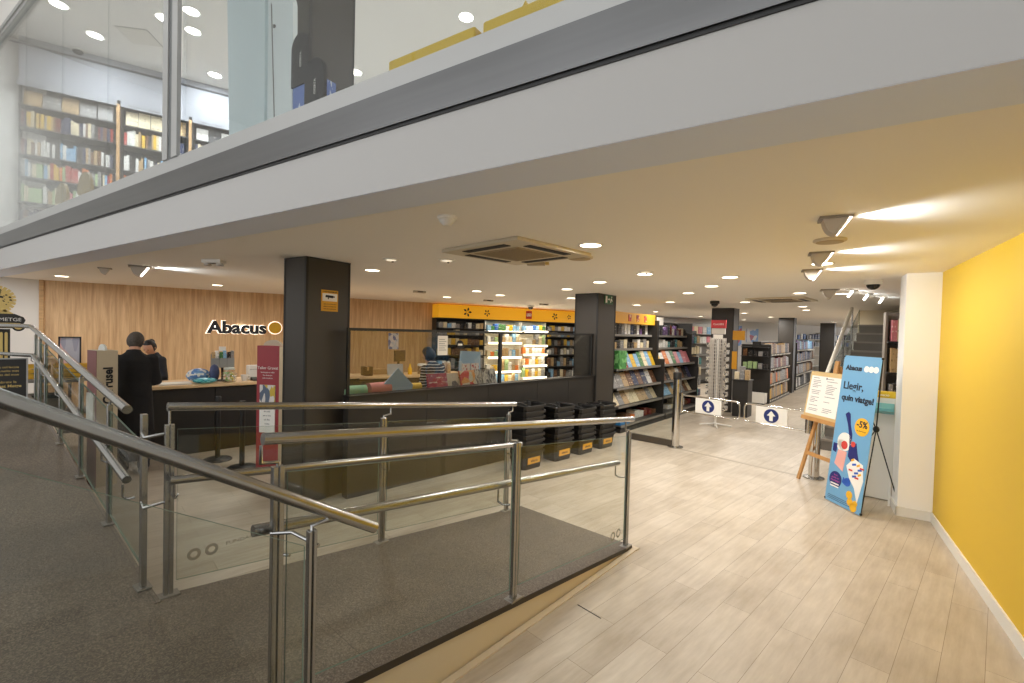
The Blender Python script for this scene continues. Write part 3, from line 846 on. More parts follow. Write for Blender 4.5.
def snack_bag(M, label, m, w=.2, h=.13, d=.09):
    b = MB(); n = 14
    rings = []
    for k in range(9):
        x = -w/2 + w*k/8; q = sin(pi*k/8)**.5
        rings.append([(x, d/2*q*cos(2*pi*j/n) + .006*sin(j*2.3+k), max(.002, h/2 + h/2*(.15+.85*q)*sin(2*pi*j/n))) for j in range(n)])
    v = [p for r in rings for p in r]
    f = [(k*n+j, k*n+(j+1) % n, (k+1)*n+(j+1) % n, (k+1)*n+j) for k in range(8) for j in range(n)]
    f += [tuple(range(n)), tuple(reversed(range(8*n, 9*n)))]
    b.add(v, f, True)
    return tag(b.build('sweet_bag', m), label, 'bag', M=M)
snack_bag(on_counter(1.06, .12), 'crinkled turquoise plastic bag lying at the front of the counter', printed('turq', (70, 176, 190), (130, 206, 214), (40, 130, 150), 9), .30, .08, .16)
snack_bag(on_counter(1.02, .34), 'colourful box-shaped gift bag behind the turquoise bag on the counter', printed('gift', (120, 160, 205), (232, 228, 220), (90, 130, 190), 7), .30, .20, .14)
snack_bag(on_counter(1.2, .25), 'dark blue pouch between gift bag and sweet jar', mat('blue_pouch', (62, 72, 110), .5, var=.25, vscale=18), .13, .26, .11)
t = thing('cup', 'small white cup on the counter right of the sweet jar', 'cup', on_counter(1.58, .2))
b = MB(); b.lathe([(.036, 0), (.048, .07), (.05, .09), (.045, .09), (.034, .012)], 18); b.build('bowl', WHITEP, t)
b = MB(); b.tube([(.046, 0, .075), (.075, 0, .07), (.078, 0, .04), (.043, 0, .025)], .006, 8); b.build('handle', WHITEP, t)
t = thing('paper_roll_box', 'white upright box on the counter just left of the red totem', 'box', on_counter(1.76, .34))
b = MB(); b.rbox(-.10, -.08, 0, .10, .08, .22, .006); b.build('carton', WHITEP, t)
b = MB(); b.box(-.09, -.085, .16, .09, -.08, .165); b.build('flap', GREYT, t)
t = thing('stapler', 'black desk stapler on the counter behind the sweets', 'stapler', on_counter(1.15, .58))
b = MB(); b.rbox(-.08, -.02, 0, .08, .02, .015, .004); b.build('base', BLACKP, t)
b = MB(); b.prismy([(-.08, .02), (.085, .03), (.08, .055), (-.07, .045)], -.018, .018); b.build('arm', BLACKP, t)
t = thing('card_terminal', 'black card payment terminal lying on the counter beside the cup', 'card terminal', on_counter(1.72, .18))
b = MB(); b.prismx([(-.08, 0), (.08, 0), (.08, .045), (-.08, .02)], -.04, .04); b.build('body', BLACKP, t)
b = MB(); b.add([(-.032, .01, .037), (.032, .01, .037), (.032, .07, .046), (-.032, .07, .046)], [(0, 1, 2, 3)]); b.build('screen', mat('lcd', (110, 130, 120), .2), t)

# lit wall logo
t = thing('wall_logo', 'black Abacus wall lettering with a white halo and a yellow disc on oak', 'sign', FW.copy())
me = text_mesh('letters', 'Abacus', .34, INK, extrude=.022, offset=.014, width=1.08)
o = bpy.data.objects.new('letters', me); COL.objects.link(o); o.parent = t; o.matrix_local = Matrix.Translation((2.44, -.055, 1.63)) @ UPR
HALO = mat('halo_light', (255, 248, 235), .5, emit=(255, 244, 224), estr=1.0)
me = text_mesh('halo', 'Abacus', .34, HALO, extrude=.006, offset=.024, width=1.105)
o = bpy.data.objects.new('halo', me); COL.objects.link(o); o.parent = t; o.matrix_local = Matrix.Translation((2.428, -.014, 1.63)) @ UPR
b = MB(); b.lathe([(.125, .03), (.125, .075)], 32); o = b.build('yellow_disc', mat('disc_yellow', (206, 158, 20), .45), t); o.matrix_local = Matrix.Translation((3.665, 0, 1.755)) @ UPR
b = MB(); b.lathe([(.142, .006), (.142, .02)], 32); o = b.build('disc_halo', HALO, t); o.matrix_local = Matrix.Translation((3.665, 0, 1.755)) @ UPR
for x in (2.55, 3.0, 3.4, 3.74):
    add_light(t, 'POINT', 'halo_lamp', .5, NEUT, (x, -.035, 1.76), size=.02)

# totems
REDT = mat('totem_red', (150, 48, 54), .55); BEIGE = mat('totem_beige', (190, 176, 150), .6)
def totem_box(t, w, d, h):
    b = MB(); b.rbox(0, 0, 0, w, d, h, .004)
    return b
t = thing('cardboard_totem', 'tall red cardboard totem with white wording beside the front pillar', 'display totem', frame(-3.10, 5.62, 97))
b = MB(); b.rbox(0, 0, 0, .29, .20, 1.555, .003); b.m = 1; b.box(.285, .004, 0.0, .292, .198, 1.553); b.build('column', [REDT, BEIGE], t)
b = MB(); b.prismy([(.145+.12*cos(pi*k/14), 1.55+.075*sin(pi*k/14)) for k in range(15)], .08, .12); b.build('top_tab', BEIGE, t)
for i, (s, z, sz) in enumerate([('Taller Gravat', 1.27, .05), ('benvinguts al taller', 1.225, .024), ('fes el teu joc', 1.19, .024), ('amb nosaltres', 1.155, .024)]):
    text('lettering', s, sz, PAPER, t, .145, -.002, z, align='CENTER')
b = MB(); b.box(.05, -.012, .86, .25, -.001, 1.08); b.m = 1; b.box(.05, -.012, .50, .25, -.001, .86)
b.build('info_panel', [printed('panelpic', (214, 210, 204), (88, 100, 120), (200, 170, 60), 5), PAPER], t)
for i in range(5): text('caption', ('joc nou', 'de taula', 'per a tots', 'els dies', 'i edats')[i], .026, GREYT, t, .15, -.013, .80-.05*i, align='CENTER')
t = thing('cardboard_totem', 'beige cardboard totem with vertical black wording left of the man', 'display totem', frame(-4.45, 4.95, 30))
b = MB(); b.rbox(0, 0, 0, .185, .24, 1.485, .003); b.m = 1; b.box(-.004, .002, .0, .003, .238, 1.483); b.build('column', [BEIGE, mat('totem_mauve', (132, 88, 86), .55)], t)
b = MB(); b.prismx([(.12+.09*cos(pi*k/14), 1.48+.07*sin(pi*k/14)) for k in range(15)], .08, .10); b.build('top_tab', mat('clear_tab', (205, 205, 200), .3), t)
text('lettering', 'Carrusel', .115, INK, t, 0, 0, 0, M=Matrix.Translation((.135, -.003, .90)) @ UPR @ Matrix.Rotation(radians(90), 4, 'Z'), offset=.004)
b = MB(); b.box(-.02, .03, .70, -.005, .21, 1.02); b.build('leaflet_pocket', PAPER, t)

# queue posts
for (x, y, lab) in ((-3.87, 6.10, 'black queue barrier post farther from the ramp, against the counter front'), (-3.36, 5.78, 'black queue barrier post beside the red totem')):
    t = thing('queue_post', lab, 'barrier post', Matrix.Translation((x, y, 0)), 'queue barrier posts')
    b = MB(); b.lathe([(.17, 0), (.17, .012), (.15, .026), (.05, .036), (.0, .036)], 28); b.build('base', BLACKM, t)
    b = MB(); b.cyl(0, 0, .03, .80, .03); b.build('pole', BLACKM, t)
    b = MB(); b.lathe([(.034, .76), (.036, .77), (.036, .84), (.03, .85), (0, .852)], 20); b.build('belt_head', BLACKP, t)

# half wall with glass screen
FH = frame(-1.69, 4.81, 45)
t = struct(sbox('wall_half', FH, [(0, 0, 0, 4.45, .12, 1.07)], BLACK))
b = MB(); b.box(-.0, -.015, 1.055, 4.45, .14, 1.085)
for x in (.98, 1.96, 2.95, 3.7): b.box(x, -.003, .02, x+.004, 0.001, 1.055)
struct(b.build('trim_9', mat('half_wall_cap', (26, 24, 22), .4), None, FH))
t = thing('glass_screen', 'clear glass screen in a thin black frame on top of the black half wall', 'glass screen', FH.copy())
b = MB(); b.box(0, .045, 1.77, 4.42, .075, 1.80); b.box(0, .045, 1.085, .03, .075, 1.77); b.box(2.2, .04, 1.085, 2.24, .08, 1.77); b.box(4.36, .03, 1.085, 4.42, .09, 1.80); b.build('frame', DARKTRIM, t)
b = MB(); b.box(.03, .055, 1.085, 2.2, .063, 1.77); b.build('glass_panel', GLASSD, t)
b = MB(); b.box(2.24, .055, 1.085, 4.36, .063, 1.77); b.build('glass_panel', GLASSD, t)
# shelf behind the half wall and what stands on it
t = thing('display_ledge', 'dark ledge running behind the black half wall, carrying books and rolls', 'shelf', FH.copy())
b = MB(); b.box(.12, .125, 1.00, 4.2, .50, 1.03); b.build('board', BLACK, t)
for x in (.2, 1.5, 2.8, 4.1):
    b = MB(); b.prismx([(.125, .99), (.48, .99), (.125, .75)], x, x+.03); b.build('bracket', BLACKM, t)
def ledge(x, y, az=0): return at(FH, x, y, az, 1.03)
def roll(M, label, m, r, L):
    b = MB(); b.tube([(-L/2, 0, r), (L/2, 0, r)], r, 20); b.m = 1; b.tube([(L/2+.001, 0, r), (L/2+.004, 0, r)], r*.35, 12)
    return tag(b.build('paper_roll', [m, PAPER]), label, 'paper roll', 'coloured paper rolls on the ledge', M)
roll(ledge(.19, .26, -6), 'mint green paper roll on the ledge beside the front pillar', mat('mint', (150, 196, 158), .7), .065, .26)
roll(ledge(.48, .25, 4), 'pink paper roll between the green roll and the blue card', mat('pinkpaper', (214, 138, 140), .7), .075, .27)
roll(ledge(.95, .28, -4), 'yellow paper roll right of the blue card on the ledge', mat('yellowpaper', (226, 190, 96), .7), .055, .22)
b = MB(); b.prismy([(-.19, 0), (.19, 0), (.21, .10), (.0, .31), (-.21, .10)], 0, .012); b.m = 1; b.box(-.19, -.004, .0, .19, .0, .08)
tag(b.build('card_envelope', [mat('paleblue', (158, 190, 220), .7), mat('paleblue_fold', (170, 200, 228), .7)]), 'pale blue pointed card standing between the pink and yellow rolls', 'envelope', M=ledge(.70, .2))
def open_book(M, label, m, w, h, d=.03, tilt=-15):
    t = thing('book', label, 'book', M @ Matrix.Rotation(radians(tilt), 4, 'X'))
    b = MB(); b.box(-w/2, 0, 0, w/2, .004, h); b.box(-w/2, d-.004, 0, w/2, d, h); b.box(-w/2, 0, 0, -w/2+.004, d, h); b.build('cover', m, t)
    b = MB(); b.box(-w/2+.004, .004, .004, w/2-.004, d-.004, h-.004); b.build('pages', PAPER, t)
    return t
open_book(ledge(1.30, .2), 'dull red picture book leaning on the ledge right of the yellow roll', cover('red'), .30, .22)
open_book(ledge(1.56, .23), 'beige book with a dark arch drawing leaning beside the red book', printed('arch', (196, 182, 160), (206, 192, 170), (90, 80, 76), 2.2), .30, .21)
open_book(ledge(1.80, .2), 'red house picture book in front of the blue header board', printed('house', (206, 196, 170), (200, 60, 50), (222, 150, 60), 3), .26, .24)
for i in range(3):
    open_book(ledge(2.02 + .135*i, .24), '%s grey comic leaning on the ledge left of the centre screen post' % ('first', 'second', 'third')[i], printed('comic', (170, 166, 160), (96, 92, 94), (206, 200, 190), 6), .125, .24)
t = thing('counter_display', 'tall pale blue header board with red price cards behind the glass screen', 'display board', ledge(1.98, .42, 4))
b = MB(); b.prismy([(-.21, 0), (.21, 0), (.21, .47), (-.17, .49)], 0, .02); b.build('board', printed('skyboard', (150, 186, 220), (176, 204, 230), (196, 216, 232), 3), t)
for x in (-.08, .09):
    b = MB(); b.box(x-.075, -.012, .16, x+.075, -.001, .31); c = b.build('price_card', printed('pricecard', (236, 224, 216), (236, 224, 216), (196, 60, 70), 7), t)
for i, (x, w) in enumerate([(2.75, .3), (3.2, .42), (3.75, .5)]):
    paper_stack(ledge(x, .3), 'white sheets on the ledge by the glass screen, %s pile from the centre post' % nth(i+1), w, .22, .02, PAPER, 3)
# notice stuck on the screen
b = MB(); b.box(-.075, 0, -.12, .075, .003, .12); b.m = 1
for i in range(6): b.box(-.055, -.001, .07-.026*i, .03+.025*(i % 2), 0.0, .076-.026*i)
tag(b.build('paper_notice', [PAPER, GREYT]), 'white printed notice stuck to the glass above the striped jumper', 'notice', M=at(FH, 1.23, .05, 0, 1.61))
b = MB(); b.lathe([(.055, 0), (.055, .004)], 24); b.m = 1; b.box(-.035, -.012, .004, .035, .012, .006)
tag(b.build('round_sticker', [INK, PAPER]), 'round black sticker with a white bar on the glass right of the notice', 'sticker', M=at(FH, 1.50, .05, 0, 1.62) @ UPR)

# second worktop behind the half wall, against the oak wall
FB = FW @ Matrix.Translation((4.6, -2.9, 0))
t = thing('service_desk', 'pale wooden service desk with a dark front behind the half wall', 'desk', FB.copy())
b = MB(); b.rbox(0, 0, .0, 2.25, .62, .88, .004); b.build('body', mat('desk_brown', (92, 72, 50), .5), t)
b = MB(); b.rbox(-.04, -.04, .88, 2.32, .66, .92, .004); b.build('worktop', WOODC, t)
for x in (.08, .80):
    b = MB(); b.box(x, -.016, .60, x+.66, 0, .84); d = b.build('drawer', mat('desk_brown', (92, 72, 50), .5), t)
    b = MB(); b.box(x+.22, -.034, .77, x+.44, -.016, .785); b.build('handle', STEEL, d)
def on_desk(x, y, az=0): return FB @ Matrix.Translation((x, y, .92)) @ Matrix.Rotation(radians(az), 4, 'Z')
def carton(M, label, w, d, h, m, name='carton', cat='box', tape=True):
    t = thing(name, label, cat, M)
    b = MB(); b.rbox(-w/2, -d/2, 0, w/2, d/2, h, .004); b.build('box_body', m, t)
    if tape: b = MB(); b.box(-.02, -d/2-.001, h*.6, .02, d/2+.001, h+.001); b.build('tape', mat('tape_tan', (176, 140, 90), .4), t)
    return t
BROWN = mat('brown_card', (98, 72, 36), .7)
carton(on_desk(.32, .2), 'small brown carton at the left end of the service desk', .18, .16, .17, BROWN)
carton(on_desk(.62, .45), 'flat tan box on the desk behind the brown carton', .34, .2, .10, mat('tan_card', (172, 140, 96), .7))
t = thing('desk_monitor', 'brown desk monitor seen from behind on a bent stand', 'monitor', on_desk(1.02, .42, 20))
b = MB(); b.rbox(-.13, -.02, .24, .13, .02, .46, .006); b.build('screen_back', BROWN, t)
b = MB(); b.tube([(0, .03, .02), (.01, .05, .2), (0, .01, .34)], .022, 10); b.cyl(0, .03, 0, .02, .1); b.build('stand', BROWN, t)
t = thing('laptop', 'grey laptop half open on the service desk in front of the monitor', 'laptop', on_desk(.86, .18, -15))
b = MB(); b.rbox(-.15, -.1, 0, .15, .1, .015, .003); b.build('base', ALU, t)
b = MB(); b.add([(-.15, .1, .012), (.15, .1, .012), (.15, .17, .2), (-.15, .17, .2), (-.15, .108, .01), (.15, .108, .01), (.15, .178, .198), (-.15, .178, .198)], [(0,1,2,3),(7,6,5,4),(0,4,5,1),(1,5,6,2),(2,6,7,3),(3,7,4,0)]); b.build('lid', ALU, t)
def bottle(M, label, m, capm, s=1.0):
    t = thing('bottle', label, 'bottle', M)
    b = MB(); b.lathe([(.035*s, 0), (.038*s, .01*s), (.038*s, .10*s), (.016*s, .14*s), (.014*s, .155*s)], 16); b.build('flask', m, t)
    b = MB(); b.cyl(0, 0, .155*s, .185*s, .016*s, 14); b.build('cap', capm, t)
bottle(on_desk(1.16, .22), 'yellow glue bottle on the service desk', YELLOW, YELLOW, 1.1)
t = thing('storage_jar', 'squat striped canister with a white lid on the service desk', 'jar', on_desk(1.42, .25))
b = MB(); b.cyl(0, 0, 0, .16, .085, 20); b.build('body', printed('jarprint', (170, 140, 100), (120, 90, 70), (200, 180, 150), 5), t)
b = MB(); b.lathe([(.09, .16), (.09, .20), (.03, .205), (0, .205)], 20); b.build('lid', WHITEP, t)
for i, (x, c) in enumerate([(1.9, 'brown'), (2.02, 'tan')]):
    bottle(on_desk(x, .3), '%s bottle on the desk end by the striped jumper' % c, cover(c), WHITEP, 1.3)
b = MB(); b.add([(-.13, 0, .0), (.12, .0, -.03), (.05, -.06, -.24), (-.02, -.05, -.13), (-.13, .003, .004), (.12, .003, -.026), (.05, -.057, -.236), (-.02, -.047, -.126)], [(0,3,2,1),(4,5,6,7),(0,1,5,4),(1,2,6,5),(2,3,7,6),(3,0,4,7)])
tag(b.build('hanging_cloth', PAPER), 'white paper hanging over the front edge of the service desk', 'paper', M=on_desk(1.72, -.045) @ Matrix.Translation((0, 0, .002)))
b = MB(); b.box(-.13, -.012, -.2, .13, 0, .2); tag(b.build('wall_poster', printed('posterblue', (200, 206, 222), (110, 120, 176), (226, 218, 220), 4)), 'small blue and white poster on the oak wall above the service desk', 'poster', M=FW @ Matrix.Translation((6.32, -.002, 1.49)))

# ================================================================ GOODS: unit meshes scaled per copy
BOOKM = {}
def unit_book(color, spine=True):
    key = ('b', color, spine)
    if key not in BOOKM:
        b = MB()
        b.box(0, 0, 0, .1, 1, 1); b.box(.9, 0, 0, 1, 1, 1); b.box(.1, 0, 0, .9, .05, 1); b.m = 1; b.box(.1, .05, .012, .9, .97, .985)
        BOOKM[key] = b.mesh('book', [cover(color), PAPER])
    return BOOKM[key]
def unit_box(color):
    key = ('x', color)
    if key not in BOOKM:
        b = MB(); b.rbox(0, 0, 0, 1, 1, 1, .02); BOOKM[key] = b.mesh('box', [cover(color)])
    return BOOKM[key]
def unit_mag(color):
    key = ('m', color)
    if key not in BOOKM:
        b = MB(); b.box(0, 0, 0, 1, .35, 1); b.m = 1; b.box(.02, .35, .01, .98, .85, .99); b.m = 0; b.box(0, .85, 0, 1, 1, 1)
        BOOKM[key] = b.mesh('magazine', [cover(color), PAPER])
    return BOOKM[key]
def put(name, me, M, scale, label, cat, group):
    o = bpy.data.objects.new(name, me); COL.objects.link(o)
    o.matrix_world = M @ Matrix.Diagonal((scale[0], scale[1], scale[2], 1))
    return tag(o, label, cat, group)

def row_spines(F, x0, x1, y, z, hr, dr, wr, colors, where, group, gap=0.0, lean=.06, name='book', cat='book', maxn=99, start=1):
    """upright books side by side, spines to the front (local -Y)"""
    x = x0; i = start - 1
    while x < x1 and i < maxn:
        w = random.uniform(*wr); h = random.uniform(*hr); d = random.uniform(*dr); c = random.choice(colors)
        if x + w > x1: break
        i += 1
        M = F @ Matrix.Translation((x, y, z))
        put(name, unit_book(c), M, (w, d, h), '%s %s, %s from left on %s' % (c, cat, nth(i), where), cat, group)
        x += w + .0015 + (gap*random.random() if random.random() < .25 else 0)
    return i
def row_faces(F, x0, x1, y, z, n, hr, wr, d, colors, where, group, tilt=-12, name='magazine', cat='magazine', me=unit_mag, start=1, fill=.94):
    """goods facing the front, leaning back"""
    step = (x1-x0)/n
    for i in range(n):
        w = min(random.uniform(*wr), step*fill); h = random.uniform(*hr); c = random.choice(colors)
        M = F @ Matrix.Translation((x0 + step*(i+.5) - w/2, y, z)) @ Matrix.Rotation(radians(tilt), 4, 'X')
        put(name, me(c), M, (w, d, h), '%s %s, %s from left on %s' % (c, cat, nth(i+start), where), cat, group)

def shelving(name, label, F, W, H, D, zs_, mboard, mback, depths=None, plinth=.08, sides=True, strips=None, group=None, cat='shelving', tilt=0):
    t = thing(name, label, cat, F.copy(), group)
    if mback: b = MB(); b.box(0, D-.02, 0, W, D, H); b.build('back_panel', mback, t)
    if sides:
        for x in (0, W-.025):
            b = MB(); b.box(x, D*.35, 0, x+.025, D-.02, H); b.build('upright', mback or mboard, t)
    if plinth: b = MB(); b.box(.01, 0.02, 0, W-.01, D-.02, plinth); b.build('plinth', BLACKM, t)
    for i, z in enumerate(zs_):
        dd = depths[i] if depths else D
        b = MB(); b.box(.02, D-.02-dd, z-.022, W-.02, D-.02, z); s = b.build('shelf', mboard, t)
        if strips: b = MB(); b.box(.02, D-.026-dd, z-.034, W-.02, D-.02-dd, z+.012); b.build('price_strip', strips, s)
    return t

# ---------------------------------------------------------------- upstairs bookcases
SHELFD = mat('shelf_charcoal', (58, 58, 60), .6)
UB = FW @ Matrix.Translation((0, 0, 0))
UZ = [3.38, 3.78, 4.2, 4.57, 5.03, 5.39]
allc = list(PAL)
dull = ['grey', 'black', 'white', 'navy', 'brown', 'cream', 'dark red', 'tan']
ub = [(-.25, 1.03, 'left'), (1.08, 2.10, 'middle'), (2.15, 3.3, 'right')]
for bi, (x0, x1, nm) in enumerate(ub):
    F = FW @ Matrix.Translation((x0, -.30, 0))
    Wd = x1-x0
    t = shelving('bookcase', 'dark wall bookcase full of books on the upper floor, %s bay' % nm, F @ Matrix.Translation((0, 0, 2.93)), Wd, 2.87, .34, [z-2.93 for z in UZ], SHELFD, SHELFD, plinth=.1, group='upper floor bookcases')
    b = MB(); b.box(0, -.012, 2.77, Wd, .0, 2.87); h = b.build('header', UPW, t)
    text('lettering', ('Narrativa', 'Biblioteca i manuals', 'Viatges i mapes')[bi], .06, GREYT, h, .1, -.014, 2.80)
    b = MB(); b.box(Wd-.004, -.025, 0, Wd+.044, .02, 2.80); b.build('divider', WOODL, t)
    ub_rows = [(5.39, 'top'), (5.03, 'second'), (4.57, 'third'), (4.2, 'fourth'), (3.78, 'fifth'), (3.38, 'sixth')]
    G = 'books in the upper floor bookcases'
    for z, rn in ub_rows:
        where = '%s shelf of %s upper bookcase' % (rn, nm)
        if bi == 1 and z < 4.2 or bi == 2 and z < 4.9: continue
        if rn == 'top':
            row_faces(F, .06, Wd-.05, .07, z+.002, 5, (.26, .32), (.20, .23), .02, ['grey', 'black', 'brown', 'cream', 'tan', 'black', 'grey'] if bi != 2 else ['red', 'white', 'black'], where, G, tilt=-8, name='book', cat='book')
        else:
            cols = {'second': dull + ['yellow', 'cream', 'navy', 'red'], 'third': dull + ['white', 'black', 'light blue'], 'fourth': ['cream', 'pale green', 'yellow', 'red', 'orange', 'white', 'light blue', 'grey'],
                    'fifth': ['pink', 'cream', 'pale green', 'red', 'tan', 'white'], 'sixth': dull}[rn]
            row_spines(F, .05, Wd-.05, .03, z+.002, (.22, .30), (.15, .2), (.026, .052), cols, where, G, gap=.03)
        if bi < 2:
            for k in range(2):
                b = MB(); xx = random.uniform(.1, Wd-.5); b.box(xx, -.004, z-.03, xx+.26, .004, z+.004); b.build('shelf_label', PAPER, t)

# upper floor things seen through the glass
def fb(u, y, z): return FF @ Matrix.Translation((u, y, z))
for i, (u, w) in enumerate([(-8.27, .50), (-7.42, .50)]):
    t = thing('chair', 'round-backed yellow chair behind the upper glass, %s of the pair' % ('left' if i == 0 else 'right'), 'chair', fb(u+.2, .28, 2.93), 'yellow chairs upstairs')
    b = MB(); n = 16
    top = .62
    b.prismy([(-.2, .38)] + [(.2, .38)] + [(.235*cos(pi*k/n), .40+.22*sin(pi*k/n)) for k in range(n+1)], .0, .03); b.build('backrest', mat('chair_mustard', (150, 122, 30), .5), t)
    b = MB(); b.lathe([(.18, .36), (.21, .375), (.21, .40), (.0, .41)], 20, 0, .2); b.build('seat', mat('chair_mustard', (150, 122, 30), .5), t)
    for sx in (-.14, .14):
        for sy in (.06, .34):
            b = MB(); b.tube([(sx, sy, .37), (sx*1.15, .2+(sy-.2)*1.2, 0)], .012, 8); b.build('leg', STEEL, t)
PALEB = mat('pale_blue_board', (222, 238, 242), .5)
t = thing('display_board', 'wide pale blue board standing behind the upper glass beside the mullion', 'board', fb(-4.52, .6, 2.93))
b = MB(); b.prismy([(0, 0), (.56, 0), (.53, 2.35), (-.12, 2.35)], 0, .04); b.build('panel', PALEB, t)
b = MB(); b.box(.1, .04, 0, .16, .3, .04); b.build('foot', ALU, t)
t = thing('display_board', 'narrower pale board with a slanting seam right of the wide pale blue board', 'board', fb(-3.95, .62, 2.93))
b = MB(); b.prismy([(0, 0), (.385, 0), (.345, 1.50), (.30, 1.60), (.0, 2.35), (-.03, 2.35)], 0, .04); b.build('panel', mat('pale_board', (232, 240, 240), .5), t)
b = MB(); b.prismy([(.10, .55), (.112, .55), (.04, 1.6), (.028, 1.6)], -.003, 0); b.build('seam', GREYT, t)
b = MB(); b.cyl(.09, -.004, 1.38, 1.40, .012); b.build('screw', GREYT, t)
BLUEST = printed('stars', (90, 118, 186), (90, 118, 186), (214, 222, 236), 9)
for i, (u, y, zt, w) in enumerate([(-3.60, .62, 1.10, .23), (-3.385, .60, .82, .24)]):
    t = thing('display_stand', '%s black round-topped header on a blue starry stand behind the upper glass' % ('taller' if i == 0 else 'shorter'), 'display stand', fb(u, y, 2.93), 'starry stands upstairs')
    b = MB(); b.box(-.0, -.0, 0, w+.06, .2, zt-.24); b.build('base', BLUEST, t)
    b = MB(); n = 12
    zz = zt+.0; b.prismy([(0.0, zt-.3), (w, zt-.3)] + [(w/2 + w/2*cos(pi*k/n), zz+w/2*sin(pi*k/n)) for k in range(n+1)], -.01, .02); b.build('header', INK, t)
    text('lettering', 'OFERTA', .032, PAPER, t, 0, 0, 0, M=Matrix.Translation((w*.6, -.012, zt-.16)) @ UPR @ Matrix.Rotation(radians(90), 4, 'Z'))
YB = mat('bench_yellow', (224, 186, 44), .45)
for i, (u0, u1) in enumerate([(-2.14, -1.50), (-1.45, .3)]):
    t = thing('bench', 'yellow bench top edge behind the upper glass, %s' % ('left piece ending at the gap' if i == 0 else 'right piece beyond the gap'), 'bench', fb(u0, .32, 2.93), 'yellow benches upstairs')
    b = MB(); b.rbox(0, 0, .37, u1-u0, .42, .45, .008); b.build('seat', YB, t)
    for x in (.04, u1-u0-.08):
        b = MB(); b.box(x, .04, 0, x+.04, .38, .37); b.build('leg', YB, t)
t = thing('toy_wedge', 'small yellow wedge standing on the right yellow bench upstairs', 'toy', fb(-1.30, .4, 3.382))
b = MB(); b.prismy([(0, 0), (.09, 0), (.055, .085)], 0, .05); b.build('wedge', YB, t)
b = MB(); b.prismy([(.03, .01), (.066, .01), (.052, .05)], -.002, 0); b.build('notch', GREYT, t)
t = thing('ceiling_sensor', 'dark dome sensor on the upper floor ceiling above the bookcases', 'sensor', Matrix.Translation((-7.66, 8.12, 6.5)))
b = MB(); b.lathe([(.1, 0), (.1, -.02), (.0, -.02)], 18); b.build('base', WHITEP, t)
b = MB(); b.sph((0, 0, -.02), .075, .075, .06); b.build('dome', INK, t)
t = thing('ceiling_hatch', 'square access hatch in the upper floor ceiling', 'hatch', Matrix.Translation((-6.25, 7.7, 6.5)) @ Matrix.Rotation(radians(10), 4, 'Z'))
b = MB(); b.box(-.22, -.22, -.008, .22, .22, 0); b.build('panel', mat('hatch_grey', (214, 210, 202), .8), t)
b = MB(); b.box(-.23, -.23, -.004, .23, .23, 0); b.build('frame', GREYT, t)

# ---------------------------------------------------------------- toy wall with yellow header (left of the middle pillar)
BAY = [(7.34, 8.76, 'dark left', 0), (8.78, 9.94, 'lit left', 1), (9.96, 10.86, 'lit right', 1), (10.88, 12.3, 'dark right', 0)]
toyc = ['yellow', 'cream', 'white', 'tan', 'cream', 'pale green', 'orange', 'white', 'tan', 'light blue', 'grey']
HDR = mat('header_yellow', (238, 178, 40), .4, emit=(238, 170, 30), estr=.25)
t = thing('shelf_header', 'long yellow illuminated header over the toy wall with dark figures', 'sign', FW @ Matrix.Translation((7.34, -.42, 2.12)))
b = MB(); b.rbox(0, 0, 0, 5.2, .40, .345, .004); b.build('box_sign', HDR, t)
b = MB(); b.box(.0, .0, -.02, 5.2, .42, 0); b.build('edge', DARKTRIM, t)
for k, (x, sc_) in enumerate([(.82, 1.1), (1.42, .85), (3.75, .95), (4.3, .7)]):
    b = MB()
    for q in range(5):
        a = q*1.26 + k; r = .08*sc_
        b.prismy([(x + .02*cos(a), .17 + .02*sin(a)), (x + r*cos(a-.35), .17 + r*sin(a-.35)), (x + 1.5*r*cos(a), .17+1.5*r*sin(a)), (x + r*cos(a+.35), .17+r*sin(a+.35))], -.006, 0)
    b.build('dark_shape', INK, t)
b = MB(); b.box(2.70, -.012, .06, 2.90, 0, .29); p = b.build('logo_plate', mat('logo_red', (196, 50, 36), .45), t)
text('lettering', 'LEGO', .11, PAPER, p, 2.80, -.014, .14, align='CENTER', offset=.006, width=.17)
WHSH = mat('white_shelf', (236, 230, 214), .5)
